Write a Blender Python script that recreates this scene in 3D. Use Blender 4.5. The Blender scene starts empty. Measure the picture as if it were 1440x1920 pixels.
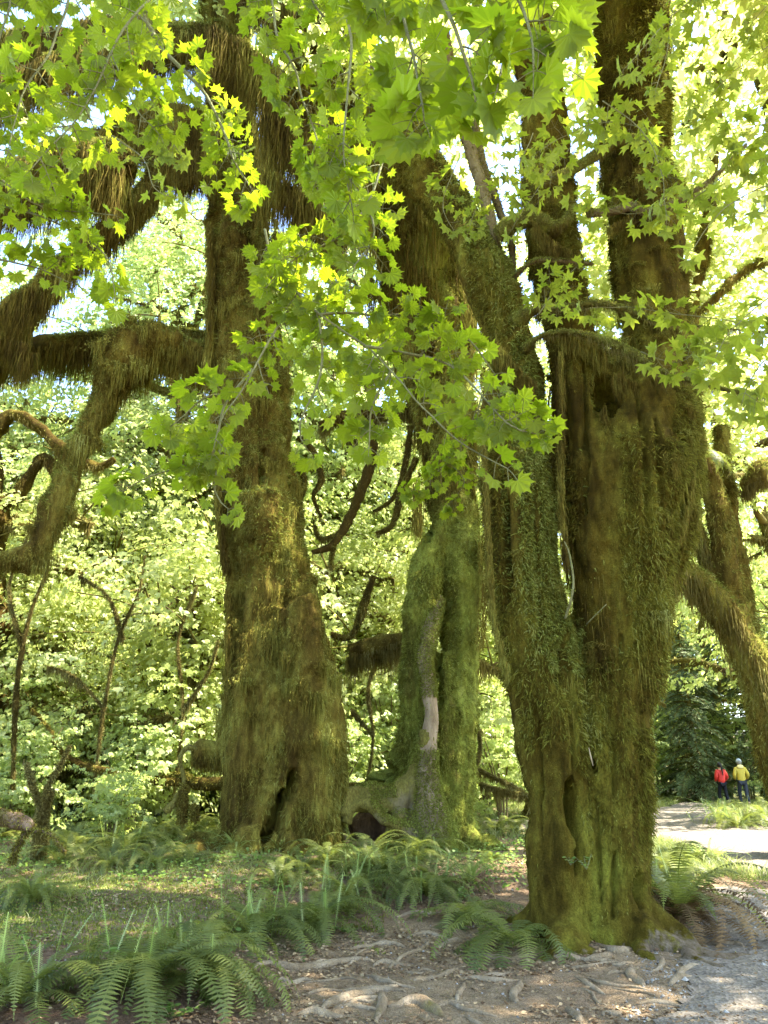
import bpy, math, random
import numpy as np
from mathutils import Vector

# ------------------------------------------------------------------ camera, sky, sun
scene = bpy.context.scene
PITCH = math.radians(19.3)
FPX = 1397.0                      # focal length in photo pixels (1440 x 1920)
CAM = np.array([0.0, 0.0, 1.6])
cd = bpy.data.cameras.new('camera'); cam = bpy.data.objects.new('camera', cd)
scene.collection.objects.link(cam); scene.camera = cam
cam.location = CAM; cam.rotation_euler = (math.pi/2 + PITCH, 0, 0)
cd.sensor_fit = 'VERTICAL'; cd.sensor_height = 36.0; cd.lens = FPX/1920*36.0
cd.clip_start = 0.05; cd.clip_end = 600
SUN_EL = math.radians(58); SUN_AZ = math.radians(94)      # azimuth from +Y towards +X
w = bpy.data.worlds.new('World'); scene.world = w; w.use_nodes = True
nt = w.node_tree; nt.nodes.clear()
sky = nt.nodes.new('ShaderNodeTexSky'); sky.sky_type = 'NISHITA'; sky.sun_disc = False
sky.sun_elevation = SUN_EL; sky.sun_rotation = SUN_AZ
bg = nt.nodes.new('ShaderNodeBackground'); bg.inputs['Strength'].default_value = 0.15
wo = nt.nodes.new('ShaderNodeOutputWorld')
nt.links.new(sky.outputs[0], bg.inputs[0]); nt.links.new(bg.outputs[0], wo.inputs[0])
ld = bpy.data.lights.new('sun', 'SUN'); sun = bpy.data.objects.new('sun', ld); scene.collection.objects.link(sun)
ld.energy = 5.0; ld.angle = math.radians(0.5); ld.color = (1.0, 0.94, 0.84)
SD = np.array([math.sin(SUN_AZ)*math.cos(SUN_EL), math.cos(SUN_AZ)*math.cos(SUN_EL), math.sin(SUN_EL)])
sun.rotation_euler = Vector(SD).to_track_quat('Z', 'Y').to_euler()
scene.view_settings.view_transform = 'Standard'; scene.view_settings.look = 'None'
scene.view_settings.exposure = 2.95; scene.view_settings.gamma = 1.0
scene.view_settings.use_curve_mapping = False
cy = scene.cycles
cy.use_denoising = True; cy.denoising_prefilter = 'NONE'; cy.max_bounces = 6; cy.diffuse_bounces = 4; cy.transmission_bounces = 4
cy.glossy_bounces = 2; cy.caustics_reflective = False; cy.caustics_refractive = False
cy.sample_clamp_indirect = 4.0; cy.use_adaptive_sampling = True; cy.adaptive_threshold = 0.01

rng = np.random.default_rng(7); random.seed(7)
C = scene.collection
Fv = np.array([0, math.cos(PITCH), math.sin(PITCH)]); Uv = np.array([0, -math.sin(PITCH), math.cos(PITCH)])
Xv = np.array([1.0, 0, 0])

# ------------------------------------------------------------------ noise
def _hash(ix, iy, iz, seed):
    h = (ix.astype(np.int64)*374761393 + iy.astype(np.int64)*668265263 + iz.astype(np.int64)*2147483647 + seed*974634777) & 0xffffffff
    h = ((h ^ (h >> 13))*1274126177) & 0xffffffff
    h = ((h ^ (h >> 16))*2246822519) & 0xffffffff
    return ((h ^ (h >> 15)) & 0xffffff)/float(0x7fffff) - 1.0
def noise(p, freq=1.0, seed=0):
    p = np.asarray(p, float)*freq
    i = np.floor(p).astype(np.int64); f = p - i; f = f*f*(3-2*f)
    r = 0
    for dx in (0, 1):
        wx = f[:, 0] if dx else 1-f[:, 0]
        for dy in (0, 1):
            wy = f[:, 1] if dy else 1-f[:, 1]
            for dz in (0, 1):
                wz = f[:, 2] if dz else 1-f[:, 2]
                r = r + wx*wy*wz*_hash(i[:, 0]+dx, i[:, 1]+dy, i[:, 2]+dz, seed)
    return r
def fbm(p, freq=1.0, seed=0, oc=3):
    r = 0; a = 1.0; t = 0
    for k in range(oc):
        r = r + a*noise(p, freq*2**k, seed+k*17); t += a; a *= 0.5
    return r/t
def sstep(a, b, x):
    t = np.clip((x-a)/(b-a), 0, 1); return t*t*(3-2*t)
def unit(v):
    v = np.asarray(v, float); n = np.linalg.norm(v, axis=-1, keepdims=True); return v/np.maximum(n, 1e-9)

# ------------------------------------------------------------------ terrain and picture-to-place helpers
def H(x, y):
    x = np.atleast_1d(np.asarray(x, float)); y = np.atleast_1d(np.asarray(y, float))
    p = np.stack([x, y, np.zeros_like(x)], 1)
    z = 0.35*sstep(7, 14, y) + 0.05*fbm(p, 0.35, 3, 2)
    z += 0.030*fbm(p, 2.2, 5, 3) + 0.014*noise(p, 8, 9)
    z += 0.16*sstep(-0.6, -2.4, x)*sstep(3.5, 6, y)*sstep(16, 10, y)
    z += 0.10*np.exp(-(((x-1.95)/0.95)**2 + ((y-8.5)/0.9)**2))
    z += 0.06*np.clip(y-42, 0, 200) + 0.05*np.clip(-x-14, 0, 50) + 0.03*np.clip(x-22, 0, 50)
    return z
def h1(x, y): return float(H(x, y)[0])
def ray(px, py): return (px-720)/FPX*Xv + (960-py)/FPX*Uv + Fv
def P(px, py, d):
    r = ray(px, py); return CAM + r*(d/r[1])
def G(px, py):
    r = ray(px, py); z = 0.0
    for _ in range(12):
        t = (z-CAM[2])/r[2] if r[2] < -1e-4 else 60
        q = CAM + r*t; z = 0.5*z+0.5*h1(q[0], q[1])
    return np.array([q[0], q[1], h1(q[0], q[1])])
def rad(px, p): return px/FPX*float(np.dot(np.asarray(p)-CAM, Fv))
def stem(pts):                    # (px, py, distance, half width in px) -> points, radii
    q = [P(a, b, c) for a, b, c, _ in pts]; return np.array(q), np.array([rad(e[3], k) for e, k in zip(pts, q)])

# ------------------------------------------------------------------ object helpers
def tag(o, label=None, cat=None, group=None, kind=None):
    if label: o['label'] = label
    if cat: o['category'] = cat
    if group: o['group'] = group
    if kind: o['kind'] = kind
    return o
def empty(name, loc, label=None, cat=None, group=None):
    o = bpy.data.objects.new(name, None); C.objects.link(o); o.location = [float(v) for v in loc]
    o.empty_display_size = 0.2
    return tag(o, label, cat, group)
def mk(name, V, T, mat, parent=None, rnd=None, smooth=False, attrs=None):
    """V (n,3) in world space; T (m,3 or 4) faces."""
    V = np.asarray(V, np.float32); T = np.asarray(T, np.int32)
    if parent is not None:
        V = V - np.array(parent.location, np.float32)
    me = bpy.data.meshes.new(name); k = T.shape[1]
    me.vertices.add(len(V)); me.vertices.foreach_set('co', V.ravel())
    me.loops.add(T.size); me.loops.foreach_set('vertex_index', T.ravel())
    me.polygons.add(len(T)); me.polygons.foreach_set('loop_start', np.arange(0, T.size, k, dtype=np.int32))
    me.polygons.foreach_set('loop_total', np.full(len(T), k, np.int32))
    if rnd is not None:
        a = me.attributes.new('rnd', 'FLOAT', 'POINT'); a.data.foreach_set('value', np.asarray(rnd, np.float32))
    for kk, vv in (attrs or {}).items():
        a = me.attributes.new(kk, 'FLOAT', 'POINT'); a.data.foreach_set('value', np.asarray(vv, np.float32))
    me.update(calc_edges=True)
    me.polygons.foreach_set('use_smooth', np.full(len(T), bool(smooth)))
    me.materials.append(mat)
    o = bpy.data.objects.new(name, me); C.objects.link(o)
    if parent is not None: o.parent = parent
    return o
def join(parts):                  # [(V,T,rnd)] -> one
    Vs, Ts, Rs, n = [], [], [], 0
    for V, T, R in parts:
        Vs.append(V); Ts.append(np.asarray(T)+n); Rs.append(R if R is not None else np.full(len(V), .5)); n += len(V)
    return np.concatenate(Vs), np.concatenate(Ts), np.concatenate(Rs)
def copy_thing(root, loc, rz=0, sc=1.0, label=None, group=None):
    r = root.copy(); C.objects.link(r); r.location = [float(v) for v in loc]; r.rotation_euler = (0, 0, rz); r.scale = (sc,)*3 if np.isscalar(sc) else sc
    if label: r['label'] = label
    if group: r['group'] = group
    for ch in list(root.children):
        c = ch.copy(); C.objects.link(c); c.parent = r
    return r
def catmull(P0, R0, step):
    P0 = np.asarray(P0, float); R0 = np.asarray(R0, float)
    Q, R = [], []; n = len(P0)
    for i in range(n-1):
        a, b, c, d = P0[max(i-1, 0)], P0[i], P0[i+1], P0[min(i+2, n-1)]
        m = max(2, int(np.linalg.norm(c-b)/step)+1)
        for k in range(m):
            t = k/m
            Q.append(0.5*((2*b)+(-a+c)*t+(2*a-5*b+4*c-d)*t*t+(-a+3*b-3*c+d)*t**3)); R.append(R0[i]*(1-t)+R0[i+1]*t)
    Q.append(P0[-1]); R.append(R0[-1]); return np.array(Q), np.array(R)
def frames(Q):
    T = unit(np.gradient(Q, axis=0)); ref = np.array([0, 0, 1.0]) if abs(T[0][2]) < .9 else np.array([1.0, 0, 0])
    N = []; n = unit(np.cross(np.cross(T[0], ref), T[0]))
    for t in T:
        n = unit(n - np.dot(n, t)*t); N.append(n)
    N = np.array(N); return T, N, np.cross(T, N)
def tube(Q, R, k=8, cap=True, rough=0.0, seed=0):
    T, N, B = frames(Q); a = np.linspace(0, 2*math.pi, k, endpoint=False)
    V = Q[:, None, :] + R[:, None, None]*(np.cos(a)[None, :, None]*N[:, None, :]+np.sin(a)[None, :, None]*B[:, None, :])
    V = V.reshape(-1, 3)
    if rough:
        d = unit(V - np.repeat(Q, k, 0)); V = V + d*(rough*np.repeat(R, k)*fbm(V/np.mean(R), .8, seed, 2))[:, None]
    n = len(Q); i = np.arange(n-1)[:, None]*k; j = np.arange(k)[None, :]; j2 = (j+1) % k
    F = np.stack([i+j, i+j2, i+k+j2, i+k+j], -1).reshape(-1, 4)
    T3 = np.concatenate([F[:, [0, 1, 2]], F[:, [0, 2, 3]]])
    if cap:
        V = np.concatenate([V, Q[:1], Q[-1:]]); c0 = len(V)-2; c1 = len(V)-1; jj = np.arange(k)
        T3 = np.concatenate([T3, np.stack([np.full(k, c0), (jj+1) % k, jj], 1), np.stack([np.full(k, c1), (n-1)*k+jj, (n-1)*k+(jj+1) % k], 1)])
    return V, T3
def limb(pts, step=0.12, k=8, **kw):
    q, r = pts; Q, R = catmull(q, r, step); V, T = tube(Q, R, k, **kw); return V, T, None

# ------------------------------------------------------------------ materials
def mat(name): 
    m = bpy.data.materials.new(name); m.use_nodes = True; t = m.node_tree; t.nodes.clear()
    return m, t, t.nodes.new('ShaderNodeOutputMaterial')
def nd(t, typ, **kw):
    n = t.nodes.new(typ)
    for k, v in kw.items(): setattr(n, k, v)
    return n
def nz(t, vec, scale, detail=3, rough=.6):
    n = nd(t, 'ShaderNodeTexNoise'); n.inputs['Scale'].default_value = scale; n.inputs['Detail'].default_value = detail
    n.inputs['Roughness'].default_value = rough; t.links.new(vec, n.inputs['Vector']); return n.outputs[0]
def ramp(t, fac, stops):
    n = nd(t, 'ShaderNodeValToRGB'); e = n.color_ramp.elements
    while len(e) < len(stops): e.new(0.5)
    for el, (p, c) in zip(e, stops): el.position = p; el.color = (*c, 1)
    t.links.new(fac, n.inputs[0]); return n.outputs[0]
def mixc(t, f, a, b, typ='MIX'):
    n = nd(t, 'ShaderNodeMix', data_type='RGBA', blend_type=typ)
    for s, v in ((0, f), (6, a), (7, b)):
        if isinstance(v, (int, float)): n.inputs[s].default_value = v
        elif isinstance(v, tuple): n.inputs[s].default_value = (*v, 1)
        else: t.links.new(v, n.inputs[s])
    return n.outputs[2]
def attr(t, name):
    n = nd(t, 'ShaderNodeAttribute'); n.attribute_name = name; return n.outputs['Fac']
def bsdf(t, col, rough=.8, spec=.2, bump=None, bd=.02, bs=.6):
    b = nd(t, 'ShaderNodeBsdfPrincipled'); 
    if isinstance(col, tuple): b.inputs['Base Color'].default_value = (*col, 1)
    else: t.links.new(col, b.inputs['Base Color'])
    b.inputs['Roughness'].default_value = rough; b.inputs['Specular IOR Level'].default_value = spec
    if bump is not None:
        n = nd(t, 'ShaderNodeBump'); n.inputs['Distance'].default_value = bd; n.inputs['Strength'].default_value = bs
        t.links.new(bump, n.inputs['Height']); t.links.new(n.outputs[0], b.inputs['Normal'])
    return b.outputs[0]
def trans(t, sh, col, f):
    n = nd(t, 'ShaderNodeBsdfTranslucent')
    if isinstance(col, tuple): n.inputs[0].default_value = (*col, 1)
    else: t.links.new(col, n.inputs[0])
    m = nd(t, 'ShaderNodeMixShader'); m.inputs[0].default_value = f
    t.links.new(sh, m.inputs[1]); t.links.new(n.outputs[0], m.inputs[2]); return m.outputs[0]
def pos(t): return nd(t, 'ShaderNodeNewGeometry').outputs['Position']
def stretch(t, vec, s):
    n = nd(t, 'ShaderNodeMapping'); n.inputs['Scale'].default_value = s; t.links.new(vec, n.inputs['Vector']); return n.outputs[0]

def leaf_mat(name, lo, mid, hi, tlo, thi, tf=.5, rough=.42, spec=.35):
    m, t, o = mat(name); r = attr(t, 'rnd')
    c = ramp(t, r, [(0, lo), (.5, mid), (1, hi)]); tc = ramp(t, r, [(0, tlo), (1, thi)])
    t.links.new(trans(t, bsdf(t, c, rough, spec), tc, tf), o.inputs[0]); return m
M_leaf_near = leaf_mat('vine_maple_leaf', (.085, .115, .010), (.115, .14, .012), (.15, .165, .015), (.25, .36, .008), (.38, .465, .015), .6, .5, .2)
M_leaf_lobed = leaf_mat('lobed_maple_leaf', (.08, .11, .013), (.115, .15, .018), (.16, .19, .026), (.26, .34, .018), (.40, .45, .035), .55, .5, .2)
M_leaf_far = leaf_mat('bigleaf_maple_leaf', (.20, .24, .06), (.32, .37, .10), (.50, .55, .30), (.44, .50, .09), (.66, .70, .24), .58, .45, .35)  # paler than real foliage: sun glare and haze put into the colour
M_leaf_shrub = leaf_mat('shrub_leaf', (.18, .24, .07), (.30, .36, .11), (.48, .54, .29), (.42, .52, .10), (.62, .70, .22), .58, .45, .35)  # sunlit glare mixed into the leaf colour here too
M_needle = leaf_mat('spruce_needle', (.09, .12, .05), (.13, .17, .06), (.19, .23, .09), (.06, .12, .05), (.10, .18, .06), .25, .6)  # needles lightened, distance haze put into the colour
M_fern = leaf_mat('fern_frond', (.058, .075, .016), (.095, .115, .024), (.165, .18, .042), (.16, .21, .03), (.33, .37, .06), .36, .5, .25)
M_fern_young = leaf_mat('young_fern_frond', (.16, .24, .05), (.22, .29, .07), (.30, .34, .12), (.34, .46, .08), (.48, .55, .14), .4)
M_fern_dead = leaf_mat('dead_fern_frond', (.06, .038, .018), (.11, .07, .032), (.19, .13, .06), (.2, .12, .04), (.3, .18, .07), .25, .8, .1)
M_herb = leaf_mat('herb_leaf', (.08, .14, .03), (.12, .19, .04), (.18, .25, .05), (.2, .35, .05), (.36, .48, .08), .4)
M_grass = leaf_mat('grass_blade', (.12, .16, .04), (.18, .21, .06), (.28, .28, .13), (.28, .36, .06), (.44, .46, .14), .4)
M_litter = leaf_mat('dry_leaf', (.09, .055, .03), (.20, .13, .07), (.36, .27, .15), (.2, .1, .04), (.3, .2, .08), .15, .8, .1)

def moss_mat(name, stops, tf=.22, tcol=(.25, .26, .04), bare=False):
    m, t, o = mat(name); p = pos(t); r = attr(t, 'rnd')
    n1 = nz(t, stretch(t, p, (1, 1, .35)), 1.6, 4, .65); n2 = nz(t, stretch(t, p, (1, 1, .25)), 9, 3, .6)
    mm = nd(t, 'ShaderNodeMath', operation='MULTIPLY_ADD'); t.links.new(n2, mm.inputs[0]); mm.inputs[1].default_value = .5; 
    m2 = nd(t, 'ShaderNodeMath', operation='MULTIPLY_ADD'); t.links.new(r, m2.inputs[0]); m2.inputs[1].default_value = .5; m2.inputs[2].default_value = -.5
    t.links.new(m2.outputs[0], mm.inputs[2])
    m3 = nd(t, 'ShaderNodeMath', operation='ADD'); t.links.new(mm.outputs[0], m3.inputs[0]); t.links.new(n1, m3.inputs[1])
    c = ramp(t, m3.outputs[0], stops); n4 = nz(t, p, 55, 4, .7); c = mixc(t, .75, c, ramp(t, n4, [(.28, (.35, .32, .3)), (.5, (1, 1, 1)), (.7, (1.6, 1.65, 1.4))]), 'MULTIPLY'); c = mixc(t, .7, c, ramp(t, nz(t, stretch(t, p, (1, 1, .5)), 19, 4, .7), [(.3, (.4, .38, .36)), (.5, (1, 1, 1)), (.7, (1.4, 1.45, 1.3))]), 'MULTIPLY')
    if bare:      # bare trodden bark on the feet of the trunk
        br = nd(t, 'ShaderNodeMath', operation='ADD'); t.links.new(attr(t, 'bare'), br.inputs[0]); t.links.new(nz(t, p, 7, 4, .65), br.inputs[1])
        c = mixc(t, ramp(t, br.outputs[0], [(.86, (0, 0, 0)), (1.04, (1, 1, 1))]), c, ramp(t, nz(t, stretch(t, p, (1, 1, .35)), 22, 4, .7), [(.3, (.085, .06, .035)), (.5, (.17, .13, .085)), (.72, (.27, .215, .15))]))
    t.links.new(trans(t, bsdf(t, c, .95, .05, n4, .03, .9), tcol, tf), o.inputs[0]); return m
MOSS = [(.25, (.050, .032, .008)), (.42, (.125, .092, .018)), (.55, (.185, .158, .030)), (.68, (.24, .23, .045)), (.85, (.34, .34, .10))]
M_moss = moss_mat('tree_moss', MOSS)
M_moss_r = moss_mat('shade_toned_moss', [(.22, (.034, .022, .004)), (.42, (.092, .068, .010)), (.56, (.140, .122, .017)), (.72, (.195, .195, .028)), (.9, (.30, .30, .08))], bare=True)  # darker copy of the tree moss, right trunk's shade put into colour
M_moss_g = moss_mat('green_cushion_moss', [(.25, (.10, .09, .02)), (.42, (.16, .18, .03)), (.6, (.24, .27, .05)), (.8, (.34, .36, .10))], .25)
M_moss_h = moss_mat('hanging_moss', [(.2, (.05, .036, .011)), (.4, (.115, .092, .024)), (.58, (.185, .16, .05)), (.75, (.27, .25, .09)), (.9, (.38, .35, .15))], .35, (.30, .27, .08))

def bark_mat(name, cols, moss=.3):
    m, t, o = mat(name); p = pos(t)
    n1 = nz(t, stretch(t, p, (1, 1, .3)), 5, 5, .7); n2 = nz(t, p, 1.3, 4, .6); n3 = nz(t, stretch(t, p, (1, 1, .4)), 40, 4, .7)
    c = ramp(t, n1, [(.3, cols[0]), (.5, cols[1]), (.7, cols[2])])
    g = ramp(t, n2, [(.62-moss, (0, 0, 0)), (.72-moss, (1, 1, 1))])
    c = mixc(t, g, c, ramp(t, n3, [(.3, (.06, .045, .012)), (.55, (.13, .115, .025)), (.75, (.21, .20, .05))]))
    t.links.new(bsdf(t, c, .9, .1, n3, .03, .9), o.inputs[0]); return m
M_bark = bark_mat('mossy_bark', [(.035, .022, .012), (.085, .06, .028), (.14, .11, .06)], .25)
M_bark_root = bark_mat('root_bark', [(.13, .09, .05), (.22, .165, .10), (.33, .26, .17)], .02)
M_bark_bare = bark_mat('bare_grey_bark', [(.085, .07, .035), (.14, .12, .065), (.21, .18, .10)], .30)
M_twig = bark_mat('twig_bark', [(.09, .065, .03), (.14, .11, .05), (.20, .17, .09)], -.2)
M_green_twig = bark_mat('green_twig_bark', [(.10, .10, .04), (.17, .17, .07), (.24, .24, .11)], -.2)
M_deadwood = bark_mat('rotten_wood', [(.05, .03, .018), (.13, .085, .05), (.26, .19, .13)], .05)

def ground_mat():
    m, t, o = mat('forest_floor'); p = pos(t); ms = attr(t, 'moss'); rd = attr(t, 'red')
    n1 = nz(t, p, 1.1, 5, .6); n2 = nz(t, p, 14, 5, .7); n3 = nz(t, p, 70, 4, .7)
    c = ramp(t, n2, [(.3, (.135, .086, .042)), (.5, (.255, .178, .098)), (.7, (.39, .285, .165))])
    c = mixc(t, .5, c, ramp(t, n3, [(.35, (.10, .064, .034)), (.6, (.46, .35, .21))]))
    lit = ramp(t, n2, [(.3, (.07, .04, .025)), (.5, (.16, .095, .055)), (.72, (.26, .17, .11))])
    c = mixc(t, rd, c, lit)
    a = nd(t, 'ShaderNodeMath', operation='ADD'); t.links.new(ms, a.inputs[0])
    s = nd(t, 'ShaderNodeMath', operation='MULTIPLY_ADD'); t.links.new(n2, s.inputs[0]); s.inputs[1].default_value = .9; s.inputs[2].default_value = -.45
    t.links.new(s.outputs[0], a.inputs[1])
    g = ramp(t, a.outputs[0], [(.42, (0, 0, 0)), (.58, (1, 1, 1))])
    c = mixc(t, g, c, ramp(t, n3, [(.3, (.05, .07, .018)), (.5, (.10, .135, .03)), (.7, (.19, .22, .05))]))
    t.links.new(bsdf(t, c, .95, .1, n3, .05, 1.0), o.inputs[0]); return m
M_ground = ground_mat()
def path_mat():
    m, t, o = mat('gravel_path'); p = pos(t)
    n2 = nz(t, p, 6, 4, .6); v = nd(t, 'ShaderNodeTexVoronoi'); v.inputs['Scale'].default_value = 38; t.links.new(p, v.inputs['Vector'])
    c = ramp(t, n2, [(.3, (.09, .073, .053)), (.6, (.145, .12, .088))])
    vc = nd(t, 'ShaderNodeSeparateColor'); t.links.new(v.outputs['Color'], vc.inputs[0])
    c = mixc(t, .45, c, ramp(t, vc.outputs[0], [(.0, (.07, .058, .044)), (.5, (.15, .128, .10)), (1, (.27, .24, .195))]))
    t.links.new(bsdf(t, c, .9, .15, v.outputs['Distance'], .012, .8), o.inputs[0]); return m
M_path = path_mat()
def plain(name, col, rough=.7, spec=.3, n=None):
    m, t, o = mat(name); p = nd(t, 'ShaderNodeTexCoord').outputs['Object']; q = nz(t, p, n or 12, 3)
    c = mixc(t, q, tuple(v*.75 for v in col), tuple(min(1, v*1.2) for v in col))
    t.links.new(bsdf(t, c, rough, spec, q, .01, .3), o.inputs[0]); return m
M_hole = plain('hollow_wood', (.035, .022, .012), 1, 0)
M_stone = leaf_mat('pebble', (.10, .09, .075), (.2, .18, .15), (.34, .32, .28), (.1, .1, .1), (.1, .1, .1), 0.0, .8, .2)

# ------------------------------------------------------------------ ground and paths
def graded(a, b, fine, coarse, lo, hi):
    v = [a]
    while v[-1] < b:
        x = v[-1]; d = max(lo-x, x-hi, 0); v.append(x + fine + min(coarse, d*0.09))
    return np.array(v)
xs = graded(-80, 80, .04, 3, -5.5, 5.5); ys = graded(-30, 160, .04, 3, 4, 12)
gx, gy = np.meshgrid(xs, ys); gx = gx.ravel(); gy = gy.ravel(); gz = H(gx, gy)
nx, ny = len(xs), len(ys); i = (np.arange(ny-1)[:, None]*nx+np.arange(nx-1)[None, :]).ravel()
gp = np.stack([gx, gy, gz], 1)
mossy = .25*fbm(gp*[1, 1, 0], .5, 21, 3)
A1 = sstep(-.1, -1.0, gx+.1*(gy-6)); A2 = sstep(8.2, 9.6, gy)
mossy += .50*A1*sstep(6.3, 7.8, gy)*sstep(14, 10, gy) + .35*sstep(10.5, 13, gy)*sstep(1, -3, gx) + .5*sstep(16, 20, gy)
mossy += .3*sstep(1.0, .2, np.hypot(gx-1.95, (gy-8.6)*.9)-.6)
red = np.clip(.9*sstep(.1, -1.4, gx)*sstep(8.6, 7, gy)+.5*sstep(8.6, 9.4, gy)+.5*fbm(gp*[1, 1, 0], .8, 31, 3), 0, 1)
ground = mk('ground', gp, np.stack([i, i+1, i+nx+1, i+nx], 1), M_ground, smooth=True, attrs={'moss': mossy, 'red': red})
tag(ground, kind='structure')
def inside(x, y, poly):
    c = np.zeros(len(x), bool); n = len(poly)
    for a in range(n):
        x1, y1 = poly[a][:2]; x2, y2 = poly[(a+1) % n][:2]
        k = (y1 > y) != (y2 > y); c ^= k & (x < (x2-x1)*(y-y1)/(y2-y1+1e-12)+x1)
    return c
def path_sheet(name, poly, st, amp, lift):
    poly = np.array([q[:2] for q in poly]); lo = poly.min(0)-.5; hi = poly.max(0)+.5
    ax = np.arange(lo[0], hi[0], st); ay = np.arange(lo[1], hi[1], st); X, Y = np.meshgrid(ax, ay); X = X.ravel(); Y = Y.ravel()
    q = np.stack([X, Y, X*0], 1); dx = amp*fbm(q, 1.3, 41, 4); dy = amp*fbm(q, 1.3, 43, 4)
    ins = inside(X+dx, Y+dy, poly); nx = len(ax); i = (np.arange(len(ay)-1)[:, None]*nx+np.arange(nx-1)[None, :]).ravel()
    F = np.stack([i, i+1, i+nx+1, i+nx], 1); F = F[ins[F].all(1)]; u, inv = np.unique(F, return_inverse=True)
    V = np.stack([X, Y, H(X, Y)+lift], 1)[u]
    return tag(mk(name, V, inv.reshape(-1, 4), M_path, smooth=True), kind='structure')
PA = [G(*q) for q in [(1190, 1990), (1280, 1800), (1330, 1740), (1300, 1690), (1262, 1662), (1440, 1668), (1600, 1690)]] + [np.array([7.5, 8.0, 0]), np.array([6, 3, 0]), np.array([2, 3, 0])]
path_sheet('path_front', PA, .045, .25, .012)
PB = [G(*q) for q in [(840, 1556), (870, 1540), (1000, 1536), (1200, 1526), (1285, 1505), (1330, 1505), (1345, 1530), (1440, 1545), (1700, 1560), (1800, 1640), (1440, 1645), (1330, 1605), (1220, 1575), (1000, 1560)]]
path_sheet('path_back', PB, .07, .4, .03)

# ------------------------------------------------------------------ moss, leaves
UP = np.array([0, 0, 1.0])
def blades(p, n, L, W, down=.8, out=.5, jit=.35, curl=.4):
    """short tapering moss strands rooted at p; p,n (N,3), L,W (N,)"""
    N = len(p); d = unit(out*n - down*UP + jit*rng.normal(size=(N, 3)))
    s = unit(np.cross(d, rng.normal(size=(N, 3)))); L = L[:, None]; W = W[:, None]
    m = p + d*L*.5 + .1*L*n; e = p + d*L*(.9) - UP*L*curl*.5 + .1*L*rng.normal(size=(N, 3))*.5
    V = np.stack([p-s*W*.5, p+s*W*.5, m-s*W*.42, m+s*W*.42, e], 1).reshape(-1, 3)
    b = np.arange(N)[:, None]*5
    T = np.stack([b+[0, 1, 3], b+[0, 3, 2], b+[2, 3, 4]], 1).reshape(-1, 3)
    return V, T, np.repeat(rng.random(N), 5)
def sample_surf(V, T, N, wfun=None):
    a, b, c = V[T[:, 0]], V[T[:, 1]], V[T[:, 2]]; cr = np.cross(b-a, c-a); ar = np.linalg.norm(cr, axis=1)
    wgt = ar.copy(); cen = (a+b+c)/3; n = unit(cr)
    if wfun is not None: wgt = wgt*wfun(cen, n)
    idx = np.searchsorted(np.cumsum(wgt), rng.random(N)*wgt.sum()).clip(0, len(T)-1)
    u = rng.random(N); v = rng.random(N); f = u+v > 1; u[f] = 1-u[f]; v[f] = 1-v[f]
    return a[idx]+(b-a)[idx]*u[:, None]+(c-a)[idx]*v[:, None], n[idx]
def facing(c, n):                 # keep most tufts where the photo could see them (with slack all round)
    d = unit(c-CAM); k = -(d*n).sum(1); return np.where(k > -.35, 1.0, .15)
def curtain(Q, R, N, Lmax, W=(.012, .03), seed=0, freq=2.2, minf=.12, spread=.9):
    """long strands hanging from a limb"""
    N = int(N*1.5); k = len(Q); u = rng.random(N)*(k-1); i0 = u.astype(int).clip(0, k-2); f = (u-i0)[:, None]
    q = Q[i0]*(1-f)+Q[i0+1]*f; r = R[i0]*(1-f[:, 0])+R[i0+1]*f[:, 0]
    t = unit(Q[i0+1]-Q[i0]); s = unit(np.cross(t, UP)+1e-6); a = rng.uniform(-1, 1, N)*spread
    p = q + s*(np.sin(a*1.5)*r)[:, None] - UP*(np.cos(a*1.5)*r*.8)[:, None]
    e = .5+.5*noise(p*[1, 1, .0]+seed*3.1, freq, seed); e2 = .5+.5*noise(p*[1, 1, 0]+seed, freq*4, seed+3)
    L = Lmax*(minf+(1-minf)*e**1.3*(.3+.7*e2))*(.1+1.0*rng.random(N)**1.2)
    return strands(p+rng.normal(size=(N, 3))*.25*r[:, None]*[1, 1, 0], L, rng.uniform(W[0], W[1], N)*.8, 5, .16)
def strands(p, L, W, K=4, wig=.10):
    N = len(p); s = unit(np.cross(UP, rng.normal(size=(N, 3)))); pts = []; off = np.zeros((N, 3)); w0 = W
    V = []
    for j in range(K):
        tt = j/(K-1); w = w0*(1-.92*tt**1.3)*rng.uniform(.7, 1.2, N)
        c = p - UP*(L*tt)[:, None] + off
        V += [c-s*w[:, None]*.5, c+s*w[:, None]*.5]
        off = off + rng.normal(size=(N, 3))*wig*(L/K)[:, None]*[1, 1, .2]; 
    V = np.stack(V, 1).reshape(-1, 3); b = np.arange(N)[:, None]*(2*K); T = []
    for j in range(K-1):
        a = 2*j; T += [b+[a, a+1, a+3], b+[a, a+3, a+2]]
    rr = (.38+.30*noise(p*[1, 1, .4], 2.6, 19)+.34*(rng.random(N)-.5)).clip(0, 1)
    return V, np.stack(T, 1).reshape(-1, 3), np.repeat(rr, 2*K)
def rot_from(x, z):               # (N,3) y axis = leaf axis, z = normal
    y = unit(x); zz = unit(z-(z*y).sum(1, keepdims=True)*y); xx = np.cross(y, zz); return np.stack([xx, y, zz], 2)
def place(tmplV, tmplT, p, ax, nrm, s, rnd=None):
    N = len(p); M = rot_from(ax, nrm); V = np.einsum('nij,kj->nki', M, tmplV)*s[:, None, None]+p[:, None, :]
    k = len(tmplV); T = (np.arange(N)[:, None, None]*k+tmplT[None]).reshape(-1, 3)
    r = rng.random(N) if rnd is None else rnd
    return V.reshape(-1, 3), T, np.repeat(r, k)
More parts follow.
